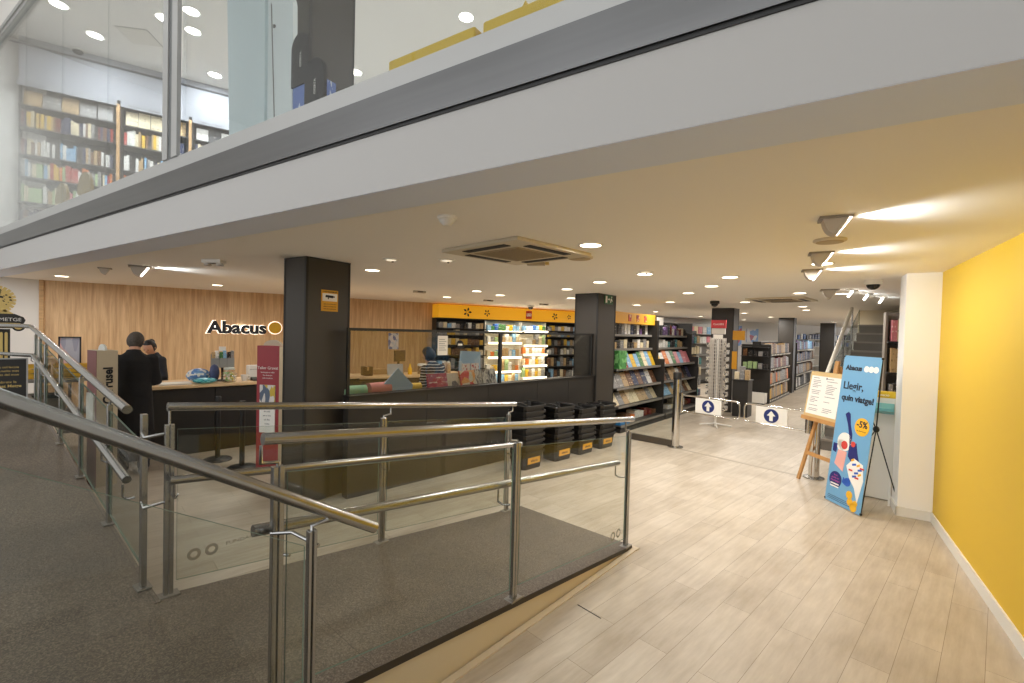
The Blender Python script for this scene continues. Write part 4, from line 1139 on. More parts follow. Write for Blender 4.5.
def toy_bay(x0, x1, nm, lit):
    Wd = x1-x0
    F = FW @ Matrix.Translation((x0, -.44, 0))
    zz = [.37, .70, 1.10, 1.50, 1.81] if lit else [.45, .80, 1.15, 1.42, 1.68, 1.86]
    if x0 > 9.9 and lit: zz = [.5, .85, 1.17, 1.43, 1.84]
    dep = [.40]*len(zz)
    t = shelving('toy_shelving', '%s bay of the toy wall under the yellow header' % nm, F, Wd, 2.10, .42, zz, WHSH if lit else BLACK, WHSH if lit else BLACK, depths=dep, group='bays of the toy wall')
    b = MB(); b.box(0, 0, 2.095, Wd, .42, 2.11); b.build('top_panel', BLACK, t)
    for k, z in enumerate(zz):
        if lit:
            b = MB(); b.box(.03, -.006, z-.05, Wd-.03, .006, z+.006); b.build('light_strip', LEDM, t)
            add_light(t, 'AREA', 'shelf_light', 2.2, (1, .93, .8), (Wd/2, .05, z-.055), size=Wd-.1, size_y=.05, shape='RECTANGLE')
    if lit: add_light(t, 'AREA', 'shelf_light', 2.6, (1, .93, .8), (Wd/2, .05, 2.08), size=Wd-.1, size_y=.05, shape='RECTANGLE')
    for k, z in enumerate(zz):
        hmax = ((zz[k+1] if k+1 < len(zz) else 2.09) - z) - .07
        where = '%s shelf up in %s toy bay' % (nth(k+1), nm)
        n = max(3, int(Wd/.125))
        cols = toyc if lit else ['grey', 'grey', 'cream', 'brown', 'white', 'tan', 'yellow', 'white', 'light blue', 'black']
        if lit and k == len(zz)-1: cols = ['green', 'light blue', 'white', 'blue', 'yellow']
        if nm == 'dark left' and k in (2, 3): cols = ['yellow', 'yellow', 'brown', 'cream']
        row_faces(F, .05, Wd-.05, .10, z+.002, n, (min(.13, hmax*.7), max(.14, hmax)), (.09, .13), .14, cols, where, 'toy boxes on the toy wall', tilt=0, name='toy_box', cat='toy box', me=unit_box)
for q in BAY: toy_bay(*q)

# ---------------------------------------------------------------- aisle display (right of the middle pillar)
FD = frame(2.02, 8.35, 41)
SH = mat('shelf_silver', (168, 164, 158), .45, .3)
def aisle_bay(x0, x1, nm, header):
    Wd = x1-x0
    F = FD @ Matrix.Translation((x0, 0, 0))
    zz = [.13, .47, .80, 1.16, 1.52, 1.80]
    dd = [.62, .56, .52, .50, .30, .28]
    t = shelving('magazine_shelving', '%s section of the magazine aisle behind the steel gate post' % nm, F, Wd, 2.12, .66, zz, mat('shelf_dark', (70, 67, 63), .5), BLACK, depths=dd, strips=mat('strip_grey', (128, 124, 118), .6), group='magazine aisle sections')
    b = MB(); b.box(Wd-.03, .06, 0, Wd, .64, 1.30); b.build('end_panel', BLACK, t)
    if header:
        b = MB(); b.rbox(.0, .30, 2.02, Wd, .44, 2.24, .004); h = b.build('header', mat('header_gold', (216, 158, 36), .45), t)
        for k, x in enumerate((.8, 1.15, 1.5)):
            b = MB(); b.box(x-.06, .292, 2.07, x+.06, .30, 2.20); b.build('logo_plate', printed('hdr%d' % k, (196, 70, 50), (120, 40, 60), (230, 200, 120), 4), h)
    else:
        b = MB(); b.box(.05, .30, 2.03, .40, .31, 2.2); b.build('header', PAPER, t)
    G = 'goods in the magazine aisle'
    bright = ['orange', 'yellow', 'green', 'pink', 'white', 'light blue', 'red', 'cream']
    w = lambda r: '%s shelf of %s magazine section' % (r, nm)
    y = lambda d: .66-.02-d
    row_faces(F, .05, Wd-.05, y(.2), zz[5]+.002, 14, (.12, .26), (.08, .13), .10, ['white', 'dark red', 'white', 'grey', 'navy', 'cream', 'purple', 'black', 'grey'] , w('top'), G, tilt=0, name='boxed_item', cat='box', me=unit_box)
    row_faces(F, .05, Wd-.05, y(.24), zz[4]+.002, 13, (.10, .2), (.10, .15), .12, ['grey', 'white', 'tan', 'cream', 'black', 'teal'], w('second'), G, tilt=0, name='boxed_item', cat='box', me=unit_box)
    row_faces(F, .34 if header else .05, Wd-.05, y(.40), zz[3]+.002, 9, (.27, .34), (.19, .24), .018, bright, w('third'), G, tilt=-24)
    row_faces(F, .05, Wd-.05, y(.44), zz[2]+.002, 9, (.27, .33), (.20, .25), .018, ['grey', 'black', 'tan', 'brown', 'navy', 'white'], w('fourth'), G, tilt=-26)
    row_faces(F, .05, Wd-.05, y(.46), zz[1]+.002, 9, (.24, .30), (.20, .25), .018, ['grey', 'tan', 'brown', 'light blue', 'cream'], w('fifth'), G, tilt=-32)
    row_faces(F, .55, Wd-.05, y(.44), zz[0]+.002, 7, (.08, .2), (.14, .22), .2, ['orange', 'white', 'cream', 'brown', 'dark red', 'grey'], w('bottom'), G, tilt=0, name='boxed_item', cat='box', me=unit_box)
aisle_bay(0, 2.0, 'near', True)
aisle_bay(2.03, 4.05, 'far', False)
b = MB()
b.rbox(.04, .10, 1.162, .34, .40, 1.50, .01)
for z in (1.22, 1.30, 1.38, 1.45): b.box(.035, .095, z, .345, .1, z+.02)
tag(b.build('green_crate', printed('greencrate', (84, 150, 84), (128, 190, 120), (60, 120, 60), 4)), 'translucent green crate at the near end of the magazine aisle', 'crate', M=FD.copy())
b = MB(); b.rbox(.04, .04, .133, .44, .45, .2, .006); tag(b.build('blue_folder_stack', mat('folder_blue', (44, 120, 180), .4)), 'flat bright blue folder stack on the lowest near magazine shelf', 'folders', M=FD.copy())

# peg rack of hanging packs at the far end of the aisle
FPG = FD @ Matrix.Translation((4.12, .25, 0))
t = thing('peg_rack', 'black peg rack of hanging packs between the magazine aisle and the spinner', 'display rack', FPG.copy())
b = MB(); b.box(0, .25, 0, 1.0, .29, 1.95); b.build('back_panel', BLACK, t)
b = MB(); b.box(0, 0, 0, 1.0, .25, .1); b.build('plinth', BLACKM, t)
for k in range(6):
    z = .22 + .28*k
    for x in (.1, .3, .5, .7, .9):
        b = MB(); b.tube([(x, .25, z+.24), (x, .06, z+.25)], .005, 6); b.build('peg', STEEL, t)
    row_faces(FPG, 0, 1.0, .09, z, 5, (.17, .235), (.12, .17), .06, ['white', 'grey', 'cream', 'teal', 'black', 'navy', 'tan'], '%s row up of the peg rack' % nth(k+1), 'packs on the peg rack', tilt=0, name='hanging_pack', cat='pack', me=unit_box)

# ---------------------------------------------------------------- spinner rack with red header
FSP = frame(4.15, 9.30, 130)
t = thing('spinner_rack', 'white wire spinner rack of key rings with a red header card', 'display rack', FSP.copy())
b = MB()
b.tube([(0, 0, 0), (0, 0, 1.75)], .02, 10)
for a in range(4):
    c, s_ = cos(a*pi/2+.4), sin(a*pi/2+.4); b.tube([(0, 0, .06), (.3*c, .3*s_, .02)], .014, 8)
b.build('pole', WHITEP, t)
b = MB()
for fx, fy, ax in ((0, -.12, 0), (0, .12, 0), (-.12, 0, 1), (.12, 0, 1)):
    for k in range(7):
        o_ = -.12 + .04*k
        if ax == 0: b.box(o_-.004, fy-.004, .25, o_+.004, fy+.004, 1.78)
        else: b.box(fx-.004, o_-.004, .25, fx+.004, o_+.004, 1.78)
    for k in range(22):
        z = .27 + .07*k
        if ax == 0: b.box(-.12, fy-.004, z, .12, fy+.004, z+.008)
        else: b.box(fx-.004, -.12, z, fx+.004, .12, z+.008)
b.build('wire_grid', mat('wire_white', (206, 200, 192), .5), t)
b = MB(); b.box(-.14, -.02, 1.98, .14, .02, 2.14); h = b.build('header_card', mat('card_red', (186, 52, 58), .5), t)
text('lettering', 'CLAUERS', .05, PAPER, h, 0, -.022, 2.04, align='CENTER')
b = MB(); b.box(-.13, -.015, 1.86, .13, .015, 1.975); b.m = 1; b.box(-.09, -.03, 1.76, .09, -.016, 1.85); b.build('price_card', [mat('card_grey', (196, 190, 182), .6), PAPER], t)
for fx in (-.17, .17):
    for r in range(10):
        for q in range(2):
            b = MB(); z = .34 + .14*r
            b.box(fx-.03, -.08+.09*q, z, fx+.03, -.02+.09*q, z+.085); b.build('key_ring_card', printed('keyring', (190, 186, 180), (70, 66, 64), (220, 210, 190), 4), t)

# ---------------------------------------------------------------- far gondolas
def gondola(F, L, H, D, rows, label, nm, group, cols, n, end=True):
    t = thing('gondola', label, 'shelving', F.copy(), group)
    b = MB(); b.box(0, .26, 0, L, D-.26, H); b.build('core', BLACK, t)
    b = MB(); b.box(0, 0, 0, L, D, .07); b.build('plinth', BLACKM, t)
    b = MB(); b.box(-.03, 0, 0, 0, D, H-.12); b.build('end_panel', BLACK, t)
    for i, z in enumerate(rows):
        b = MB(); b.box(0, 0, z-.025, L, .27, z); s = b.build('shelf', BLACK, t)
        b = MB()
        for k in range(int(L/.22)): b.box(.05+.22*k, -.008, z-.045, .15+.22*k, -.001, z-.005)
        b.build('price_tag', PAPER, s)
        gap = (rows[i+1] if i+1 < len(rows) else H+.04) - z
        row_faces(F, .04, L-.04, .05, z+.002, n, (gap*.62, gap*.82), (L/n*.7, L/n*.95), .16, cols[i % len(cols)], '%s shelf up in the %s' % (nth(i+1), nm), 'goods on the ' + nm, tilt=-3, name='boxed_item', cat='box', me=unit_box)
    return t
GC = [['yellow', 'tan', 'grey', 'brown', 'grey'], ['orange', 'tan', 'grey', 'brown', 'grey'], ['brown', 'tan', 'grey', 'dark red', 'grey'], ['brown', 'tan', 'black', 'grey']]
FG1 = frame(7.14, 12.70, 40)
gondola(FG1, 3.0, 1.70, .74, [.09, .52, .95, 1.36], 'long black gondola facing right, in front of the distant pillar', 'distant gondola', 'black gondolas', GC, 14)
FG2 = frame(9.95, 16.10, 40)
gondola(FG2, 4.4, 1.80, .7, [.09, .55, 1.0, 1.42], 'black gondola farther back, beyond the first one by the stairs', 'farthest gondola', 'black gondolas', [['grey', 'white', 'black'], ['grey', 'tan', 'brown'], ['brown', 'grey', 'navy'], ['light blue', 'purple', 'grey']], 14)
# end display of the first gondola
FE = FG1 @ Matrix.Translation((-.035, .74, 0)) @ Matrix.Rotation(radians(-90), 4, 'Z')
t = thing('end_display', 'black end display with a white bin at the head of the distant gondola', 'display', FE.copy())
b = MB(); b.box(.0, -.04, .0, .74, .0, 1.62); b.build('back_panel', BLACK, t)
for z in (.95, 1.30, 1.55):
    b = MB(); b.box(.03, -.24, z-.02, .71, -.04, z); b.build('shelf', BLACK, t)
row_faces(FE, .06, .70, -.16, 1.302, 5, (.12, .2), (.08, .12), .08, ['black', 'brown', 'grey'], 'upper shelf of black end display', 'goods on the end display', tilt=0, name='boxed_item', cat='box', me=unit_box)
row_faces(FE, .06, .70, -.16, .952, 5, (.12, .2), (.08, .12), .08, ['pale green', 'black', 'grey'], 'lower shelf of black end display', 'goods on the end display', tilt=0, name='boxed_item', cat='box', me=unit_box)
t = thing('storage_bin', 'white open bin on the floor under the black end display', 'bin', FE @ Matrix.Translation((.1, -.42, 0)))
b = MB(); b.box(0, 0, .04, .6, .02, .30); b.box(0, .3, .04, .6, .32, .30); b.box(0, .02, .04, .02, .3, .30); b.box(.58, .02, .04, .6, .3, .30); b.box(.02, .02, .04, .58, .3, .06); b.build('bin_body', WHITEP, t)
for x in (.04, .52):
    b = MB(); b.box(x, .02, 0, x+.04, .3, .04); b.build('foot', BLACKP, t)
# pedestal beside the rear pillar
FP = frame(5.36, 10.58, 130)
t = thing('pedestal', 'black pedestal in front of the rear pillar with small goods on top', 'pedestal', FP.copy())
b = MB(); b.rbox(-.2, -.2, 0, .12, .2, .82, .004); b.build('body', BLACK, t)
b = MB(); b.box(-.22, -.22, .82, .14, .22, .84); b.build('top', BLACKM, t)
row_faces(FP, -.2, .12, -.1, .842, 3, (.16, .3), (.08, .11), .12, ['tan', 'brown', 'cream', 'grey'], 'the black pedestal by the rear pillar', 'goods on the pedestal', tilt=0, name='boxed_item', cat='box', me=unit_box)
b = MB(); b.box(0, -.012, 0, .26, 0, .22); tag(b.build('yellow_sign', mat('sign_amber', (206, 146, 24), .5)), 'square yellow sign projecting from the rear pillar', 'sign', M=frame(5.22, 10.93, 128, 1.74))
b = MB(); b.box(0, -.010, 0, .11, 0, .42); tag(b.build('yellow_strip_sign', mat('sign_amber', (206, 146, 24), .5)), 'narrow upright yellow strip on the rear pillar below the square sign', 'sign', M=frame(5.24, 10.98, 130, 1.05))
# far wall fixtures: wall shelving with dark goods and posters
for i, (s0, s1, z0, z1, nm) in enumerate([(20.6, 21.6, 1.45, 2.3, 'first'), (22.0, 22.9, 1.6, 2.2, 'second')]):
    b = MB(); b.box(s0, -.03, z0, s1, 0, z1); tag(b.build('wall_poster', printed('farposter%d' % i, (120, 160, 214), (226, 222, 226), (190, 90, 110), 3)), '%s picture poster from the left on the white far wall' % nm, 'poster', M=FW.copy())
for i, s0 in enumerate((25.2, 28.8)):
    F = FW @ Matrix.Translation((s0, -.36, 0))
    t = shelving('wall_shelving', '%s set of white wall shelves with dark goods on the far wall' % ('nearer' if i == 0 else 'farther'), F, 3.0, 2.15, .35, [.5, 1.0, 1.45, 1.8], WHITEP, WHITE, group='far wall shelves')
    for k, z in enumerate([1.45, 1.8]):
        row_faces(F, .1, 2.9, .08, z+.002, 10, (.2, .28), (.14, .22), .15, ['black', 'navy', 'white', 'blue', 'grey'], '%s shelf of %s far wall shelves' % (('lower', 'upper')[k], ('nearer', 'farther')[i]), 'goods on the far wall shelves', tilt=0, name='boxed_item', cat='box', me=unit_box)
F = FW @ Matrix.Translation((15.0, -.5, 0))
t = shelving('wall_shelving', 'grey wall shelving behind the magazine aisle, under the far ceiling', F, 5.0, 2.3, .4, [.6, 1.1, 1.55, 1.9], SH, SH, group='far wall shelves')
for k, z in enumerate([1.55, 1.9]):
    row_faces(F, .1, 4.9, .08, z+.002, 18, (.2, .3), (.16, .24), .15, ['white', 'pink', 'cream', 'grey', 'purple', 'light blue'], '%s shelf of grey wall shelving' % ('lower', 'upper')[k], 'goods on the grey wall shelving', tilt=0, name='boxed_item', cat='box', me=unit_box)

# ================================================================ BASKETS
def basket(M, label, plate):
    t = thing('shopping_basket', label, 'basket', M, 'stacked black shopping baskets')
    b = MB(); w0, d0, w1, d1, h = .165, .125, .205, .155, .235
    def ring(w, d, z, c=.03): return [(-w+c, -d, z), (w-c, -d, z), (w, -d+c, z), (w, d-c, z), (w-c, d, z), (-w+c, d, z), (-w, d-c, z), (-w, -d+c, z)]
    R = [ring(w0, d0, 0), ring(w0+.004, d0+.004, .012), ring(w1-.008, d1-.008, h-.035), ring(w1+.008, d1+.008, h-.034), ring(w1+.012, d1+.012, h-.004), ring(w1+.006, d1+.006, h), ring(w1-.008, d1-.008, h-.004), ring(w0-.004, d0-.004, .018)]
    v = [p for r in R for p in r]
    f = [(k*8+i, k*8+(i+1) % 8, k*8+8+(i+1) % 8, k*8+8+i) for k in range(7) for i in range(8)]
    f += [tuple(reversed(range(8))), tuple(range(56, 64))]
    b.add(v, f); b.build('tub', BLACKP, t)
    for sx in (-1, 1):
        hb = MB(); hb.tube([(sx*.16, -.155, h-.012), (sx*.158, -.156, h+.012), (sx*.14, -.05, h+.018), (sx*.14, .05, h+.018), (sx*.158, .156, h+.012), (sx*.16, .155, h-.012)], .007, 8); hb.build('handle', BLACKP, t)
    if plate:
        p = MB(); p.box(-.115, -.148, .075, .115, -.133, .155); q = p.build('label_plate', mat('plate_amber', (226, 168, 50), .5), t)
        text('lettering', 'abacus', .05, INK, q, 0, -.150, .10, align='CENTER')
    return t
bk0 = None
for si, (lx, ly, n, nm) in enumerate([(2.31, -.40, 9, 'leftmost'), (2.95, -.40, 8, 'second'), (3.5, -.40, 7, 'third'), (4.05, -.40, 7, 'rightmost')]):
    for k in range(n):
        M = at(FH, lx + random.uniform(-.006, .006), ly, random.uniform(-2, 2), k*.076)
        if k == 0: lab = 'lowest black basket with a yellow label, %s basket stack by the half wall' % nm
        else: lab = '%s black basket up in the %s basket stack by the half wall' % ('topmost' if k == n-1 else nth(k+1), nm)
        if k == 0: basket(M, lab, True)
        elif bk0 is None: bk0 = basket(M, lab, False)
        else: dup(bk0, M, lab)

# ================================================================ GATES
def gate_post(x, y, label):
    t = thing('gate_post', label, 'gate post', frame(x, y, 136))
    b = MB(); b.cyl(0, 0, .01, 1.10, .062, 28); b.build('pole', CHROME, t)
    b = MB(); b.lathe([(.064, 1.10), (.066, 1.11), (.066, 1.20), (.06, 1.215), (0, 1.218)], 28); b.build('cap', BLACKP, t)
    b = MB(); b.lathe([(.12, 0), (.12, .012), (.066, .02)], 28); b.build('base_plate', STEEL, t)
    return t
gate_post(2.69, 7.46, 'chrome gate post with a black cap in front of the magazine aisle')
gate_post(3.97, 5.98, 'chrome gate post partly hidden behind the wooden easel')
def gate_arm(x, y, az, L, label, flip=1):
    t = thing('swing_gate', label, 'gate', frame(x, y, az), 'swing gates')
    a, c = .86, .60; r = .06
    b = MB()
    pts = [(0, 0, a)] + [(L-r+r*sin(pi/2*k/6), 0, a-r+r*cos(pi/2*k/6)) for k in range(7)] + [(L-r+r*cos(pi/2*k/6), 0, c+r-r*sin(pi/2*k/6)) for k in range(7)] + [(0, 0, c)]
    b.tube(pts, .014, 10); b.build('loop', CHROME, t)
    b = MB(); x0 = .24; b.box(x0, -.008, c+.014, x0+.40, .008, a-.014); p = b.build('sign_panel', WHITEP, t)
    for s in (-1, 1):
        m = MB(); m.lathe([(.095, 0), (.095, .003)], 28); m.m = 1
        m.prism([(-.022, -.07), (.022, -.07), (.022, .0), (.055, .0), (0, .07), (-.055, 0), (-.022, 0)], .003, .0045)
        o = m.build('arrow_disc', [mat('arrow_navy', (28, 42, 104), .4), WHITEP], p)
        o.matrix_local = Matrix.Translation((x0+.2, s*.008, (a+c)/2)) @ (UPR if s < 0 else Matrix.Rotation(pi, 4, 'Z') @ UPR)
    b = MB(); b.cyl(0, 0, c-.03, a+.03, .03, 16); b.build('hinge', CHROME, t)
    return t
gate_arm(2.74, 7.39, 138, .90, 'left swing gate with a white panel and blue upward arrow disc')
gate_arm(3.90, 6.03, -42, .80, 'right swing gate with a white panel and blue upward arrow disc, nearer the easel')
b = MB(); b.box(0, -.03, 0, 1.95, .03, .0015); struct(b.build('trim_10', mat('joint_grey', (172, 161, 144), .5), None, frame(2.66, 7.40, 139)))
t = thing('low_barrier', 'low dark glass barrier between the basket stacks and the chrome gate post', 'barrier', frame(2.05, 8.02, 131))
b = MB(); b.box(0, -.03, 0, .82, .03, .10); b.build('shoe', mat('shoe_grey', (88, 80, 70), .4, .4), t)
b = MB(); b.box(.01, -.006, .10, .81, .006, .95); b.build('glass_panel', GLASS, t)

# ================================================================ EASEL AND BANNER
# the easel stands facing left (front normal towards -X): local +X = towards camera
FEZ = frame(3.74, 5.93, 176)
t = thing('easel', 'wooden easel holding a printed white poster in front of the swing gates', 'easel', FEZ.copy())
WE = mat('easel_wood', (188, 140, 84), .5, var=.15, vscale=6)
lean = radians(-9.5)
EL = Matrix.Rotation(lean, 4, 'X')
def E3(x, y, z): return tuple(EL @ Vector((x, y, z)))
def bar(p, q, w=.022, d=.012):
    b = MB(); P, Q = Vector(p), Vector(q); dz = (Q-P).normalized(); sx = Vector((1, 0, 0)); sx = (sx - dz*sx.dot(dz)).normalized(); sy = dz.cross(sx)
    v = [tuple(p0 + sx*a*w + sy*c*d) for p0 in (P, Q) for a, c in ((-1,-1),(1,-1),(1,1),(-1,1))]
    b.add(v, [(0,3,2,1),(4,5,6,7),(0,1,5,4),(1,2,6,5),(2,3,7,6),(3,0,4,7)]); return b
bar(E3(.0, .0, 0), E3(.20, 0, 1.36)).build('leg', WE, t)
bar(E3(.56, .0, 0), E3(.36, 0, 1.36)).build('leg', WE, t)
bar((.28, .62, 0), E3(.28, .03, 1.50)).build('leg', WE, t)
bar(E3(.05, -.01, .36), E3(.51, -.01, .36), .018, .012)
b = MB(); b.box(.045, -.02, .34, .515, .004, .385); b.v = [E3(*p) for p in b.v]; b.build('crossbar', WE, t)
b = MB(); b.box(.24, -.012, 1.3, .30, .01, 1.56); b.v = [E3(*p) for p in b.v]; b.build('mast', WE, t)
b = MB(); b.box(-.02, -.115, .775, .56, -.012, .825); b.v = [E3(*p) for p in b.v]; b.build('tray', WE, t)
b = MB(); b.box(-.01, -.095, .825, .55, -.07, 1.40); b.v = [E3(*p) for p in b.v]; bd = b.build('board', mat('board_tan', (206, 178, 126), .55), t)
b = MB(); b.box(.02, -.099, .86, .52, -.0955, 1.345); b.m = 1
random.seed(3)
for c in (.055, .29):
    b.box(c, -.1005, 1.315, c+.1, -.099, 1.322)
    for k in range(19):
        if random.random() < .85: b.box(c+.005*(k % 3), -.1005, 1.285-.021*k, c+.08+.09*random.random(), -.099, 1.291-.021*k)
b.box(.265, -.1005, 1.31, .285, -.099, 1.335)
b.v = [E3(*p) for p in b.v]; b.build('poster', [PAPER, mat('print_grey', (120, 118, 124), .7)], t)

FBN = frame(3.565, 5.17, 177.5)
BL = Matrix.Rotation(radians(-6), 4, 'X')
t = thing('banner_stand', 'sky blue reading banner on a black X-shaped stand beside the white pier', 'banner', FBN.copy())
BW, BH = .50, 1.64
SKY = mat('banner_blue', (112, 166, 206), .5)
def B3(x, y, z): return BL @ Matrix.Translation((x, y, z)) @ UPR
def bmesh_(name, mm, fn, par=None):
    b = MB(); fn(b); b.v = [tuple(BL @ Vector(p)) for p in b.v]; return b.build(name, mm, par or t)
pn = bmesh_('banner_panel', SKY, lambda b: b.box(0, 0, .015, BW, .004, BH))
NAVY = mat('print_navy', (34, 40, 110), .5); DKT = mat('print_dark', (30, 36, 52), .5); WPR = mat('print_white', (240, 238, 232), .5)
YPR = mat('print_yellow', (236, 180, 40), .5); RPR = mat('print_red', (206, 70, 62), .5); BPR = mat('print_blue', (44, 92, 190), .5); PPR = mat('print_pink', (232, 170, 160), .5); MAG = mat('print_magenta', (206, 90, 160), .5)
def btext(s, size, m, x, z, **k): return text('lettering', s, size, m, pn, 0, 0, 0, M=B3(x, -.0015, z), **k)
btext('Abacus', .075, DKT, .045, 1.485, offset=.003)
def disc(b, cx, cz, r, y=-.002, n=24, sx=1.0): b.prismy([(cx + r*sx*cos(2*pi*k/n), cz + r*sin(2*pi*k/n)) for k in range(n)], y, 0)
bmesh_('logo_rings', WPR, lambda b: [disc(b, .325 + .06*k, 1.508, .033) for k in range(3)], pn)
btext('Llegir,', .115, DKT, .04, 1.275, offset=.002)
btext('quin viatge!', .092, DKT, .04, 1.15, width=.43, offset=.003)
bmesh_('price_disc', YPR, lambda b: disc(b, .37, .90, .095), pn)
btext('-5%', .095, DKT, .30, .895, offset=.003, width=.14)
btext('de descompte', .022, DKT, .37, .85, align='CENTER')
def fig(b, poly, y=-.002): b.prismy(poly, y, 0)
bmesh_('print_scarf', NAVY, lambda b: fig(b, [(.13, 1.0), (.17, 1.03), (.20, 1.01), (.22, .90), (.26, .80), (.265, .70), (.24, .68), (.22, .78), (.18, .90)]), pn)
bmesh_('print_hat', WPR, lambda b: [disc(b, .17, .70, .10), disc(b, .13, .655, .06)], pn)
bmesh_('print_face', RPR, lambda b: [disc(b, .175, .665, .045, -.003), disc(b, .29, .70, .03, -.003)], pn)
bmesh_('print_body', NAVY, lambda b: [fig(b, [(.24, .68), (.33, .72), (.36, .62), (.40, .52), (.33, .48), (.24, .56)], -.0025)], pn)
bmesh_('print_sleeve', NAVY, lambda b: fig(b, [(.02, .66), (.08, .66), (.07, .56), (.02, .57)], -.0025), pn)
bmesh_('print_book', PPR, lambda b: fig(b, [(.10, .60), (.22, .60), (.20, .38), (.07, .44)], -.0035), pn)
bmesh_('print_book', WPR, lambda b: fig(b, [(.24, .46), (.33, .56), (.45, .52), (.48, .36), (.44, .12), (.38, .26), (.30, .34)], -.003), pn)
bmesh_('print_confetti', BPR, lambda b: [fig(b, [(x, z), (x+.05, z+.015), (x+.045, z+.035), (x-.005, z+.02)], -.005) for x, z in ((.32, .48), (.36, .40), (.40, .44), (.34, .36))], pn)
bmesh_('print_confetti', YPR, lambda b: [fig(b, [(x, z), (x+.04, z+.02), (x+.03, z+.04), (x-.005, z+.02)], -.005) for x, z in ((.30, .52), (.38, .48), (.41, .39))], pn)
bmesh_('print_confetti', RPR, lambda b: [fig(b, [(x, z), (x+.05, z+.0), (x+.05, z+.018), (x, z+.018)], -.005) for x, z in ((.28, .42), (.37, .36), (.42, .47))], pn)
bmesh_('print_bird', BPR, lambda b: [disc(b, .28, .29, .045), fig(b, [(.22, .33), (.27, .29), (.25, .25), (.21, .27)]), fig(b, [(.30, .36), (.32, .31), (.28, .31)])], pn)
bmesh_('print_leaves', YPR, lambda b: [disc(b, .33, .17, .042), disc(b, .35, .10, .04), disc(b, .40, .06, .045), disc(b, .42, .11, .03)], pn)
bmesh_('info_disc', NAVY, lambda b: disc(b, .115, .27, .088), pn)
for k, s in enumerate(['Socis', 'gaudiu ara', 'd\'avantatges']): btext(s, .026, MAG, .115, .31-.03*k, align='CENTER')
bmesh_('info_lines', WPR, lambda b: [b.box(.055, -.004, .215-.028*k, .175, -.002, .229-.028*k) for k in range(2)], pn)
bmesh_('small_print', DKT, lambda b: [b.box(.04, -.0015, .085-.018*k, .44-.03*k, 0, .089-.018*k) for k in range(3)], pn)
hub = Vector((.23, .37, .85))
for (x, z) in ((0, .03), (BW, .03), (0.0, BH-.01), (BW, BH-.01)):
    p = BL @ Vector((x, .006, z))
    b = MB(); b.tube([tuple(hub), tuple(p)], .006, 8); b.sph(tuple(p), .013); b.build('arm', BLACKM, t)
b = MB(); b.sph(tuple(hub), .032, .028, .036); b.build('hub', BLACKP, t)
b = MB(); b.tube([tuple(hub), (.29, .62, .005)], .006, 8); b.build('rear_leg', BLACKM, t)

# white information kiosk behind the banner
FK = frame(3.98, 5.43, 131)
t = thing('info_kiosk', 'white leaflet kiosk with a yellow top band between the banner and the pier', 'kiosk', FK.copy())
b = MB(); b.rbox(0, 0, .01, .47, .10, 1.16, .004); b.build('body', WHITEP, t)
b = MB(); b.rbox(0, -.004, 1.16, .47, .104, 1.23, .003); y = b.build('top_band', mat('band_yellow', (222, 184, 30), .5), t)
text('lettering', 'informacio', .04, WPR, y, .2, -.006, 1.18)
for x in (.06, .40):
    b = MB(); b.prismx([(-.20, 0), (.0, 0), (.0, .26)], x, x+.02); b.build('foot', WHITEP, t)
b = MB(); b.prismx([(-.10, 1.02), (0, .98), (0, 1.10), (-.004, 1.10), (-.10, 1.05)], .1, .42); b.build('leaflet_pocket', mat('pocket_teal', (120, 190, 196), .3), t)

# ================================================================ STAIRS (right) and shelf beside the pier
FST = frame(5.10, 7.55, 45)
GSTEP = mat('step_grey', (104, 98, 90), .6, var=.1, vscale=3)
b = MB()
for i in range(12):
    b.box(.29*i, -1.55, 0 if i == 0 else .178*(i-1), .29*(i+1)+.01, 0, .178*(i+1))
    b.m = 1; b.box(.29*i-.012, -1.55, .178*(i+1)-.03, .29*i+.02, 0, .178*(i+1)+.003); b.m = 0
b.box(3.48, -1.55, 0, 4.4, 0, 2.136)
struct(b.build('floor_staircase', [GSTEP, mat('nosing_grey', (128, 120, 110), .5)], None, FST))
sbox('wall_stair_back', FST, [(4.4, -3.0, 0, 4.5, .2, 2.5)], CREAM)
t = thing('stair_balustrade', 'glass balustrade with a pale handrail beside the grey staircase', 'railing', FST.copy())
b = MB(); b.tube([(.45, .03, 1.22), (2.45, .03, 2.44)], .032, 12); b.build('handrail', mat('pale_rail', (226, 220, 206), .4), t)
pane(t, .2, 3.3, .02, .10, 2.0, 1.05, 2.46)
for s_ in (.7, 1.7, 2.5):
    b = MB(); b.cyl(s_, .025, .178*int(s_/.29), .178*int(s_/.29)+1.0 if s_ < 2.4 else 2.46, .016, 10); b.build('post', STEEL, t)
text('etched_lettering', 'abacus O', .22, mat('etched_pale', (160, 158, 152), .6), t, 0, 0, 0, M=Matrix.Translation((2.0, -.9, 1.28)) @ Matrix.Rotation(radians(-90), 4, 'Z') @ UPR)
FWS = frame(5.06, 6.25, 122.5)
t = shelving('wall_rack', 'dark wall rack of paper goods squeezed behind the white pier', FWS, 1.0, 2.2, .35, [.18, .55, .95, 1.38, 1.80], BLACK, mat('rack_grey', (120, 112, 102), .6))
rk = [(.18, ['black', 'white', 'grey']), (.55, ['white', 'black']), (.95, ['black', 'grey', 'cream']), (1.38, ['tan', 'cream', 'tan']), (1.80, ['pink', 'pink', 'cream', 'dark red'])]
for k, (z, cols) in enumerate(rk):
    row_spines(FWS, .06, .95, .04, z+.002, (.26, .33), (.2, .26), (.03, .06), cols, '%s shelf up, rack behind white pier' % nth(k+1), 'paper goods in the rack', name='folder', cat='folder')

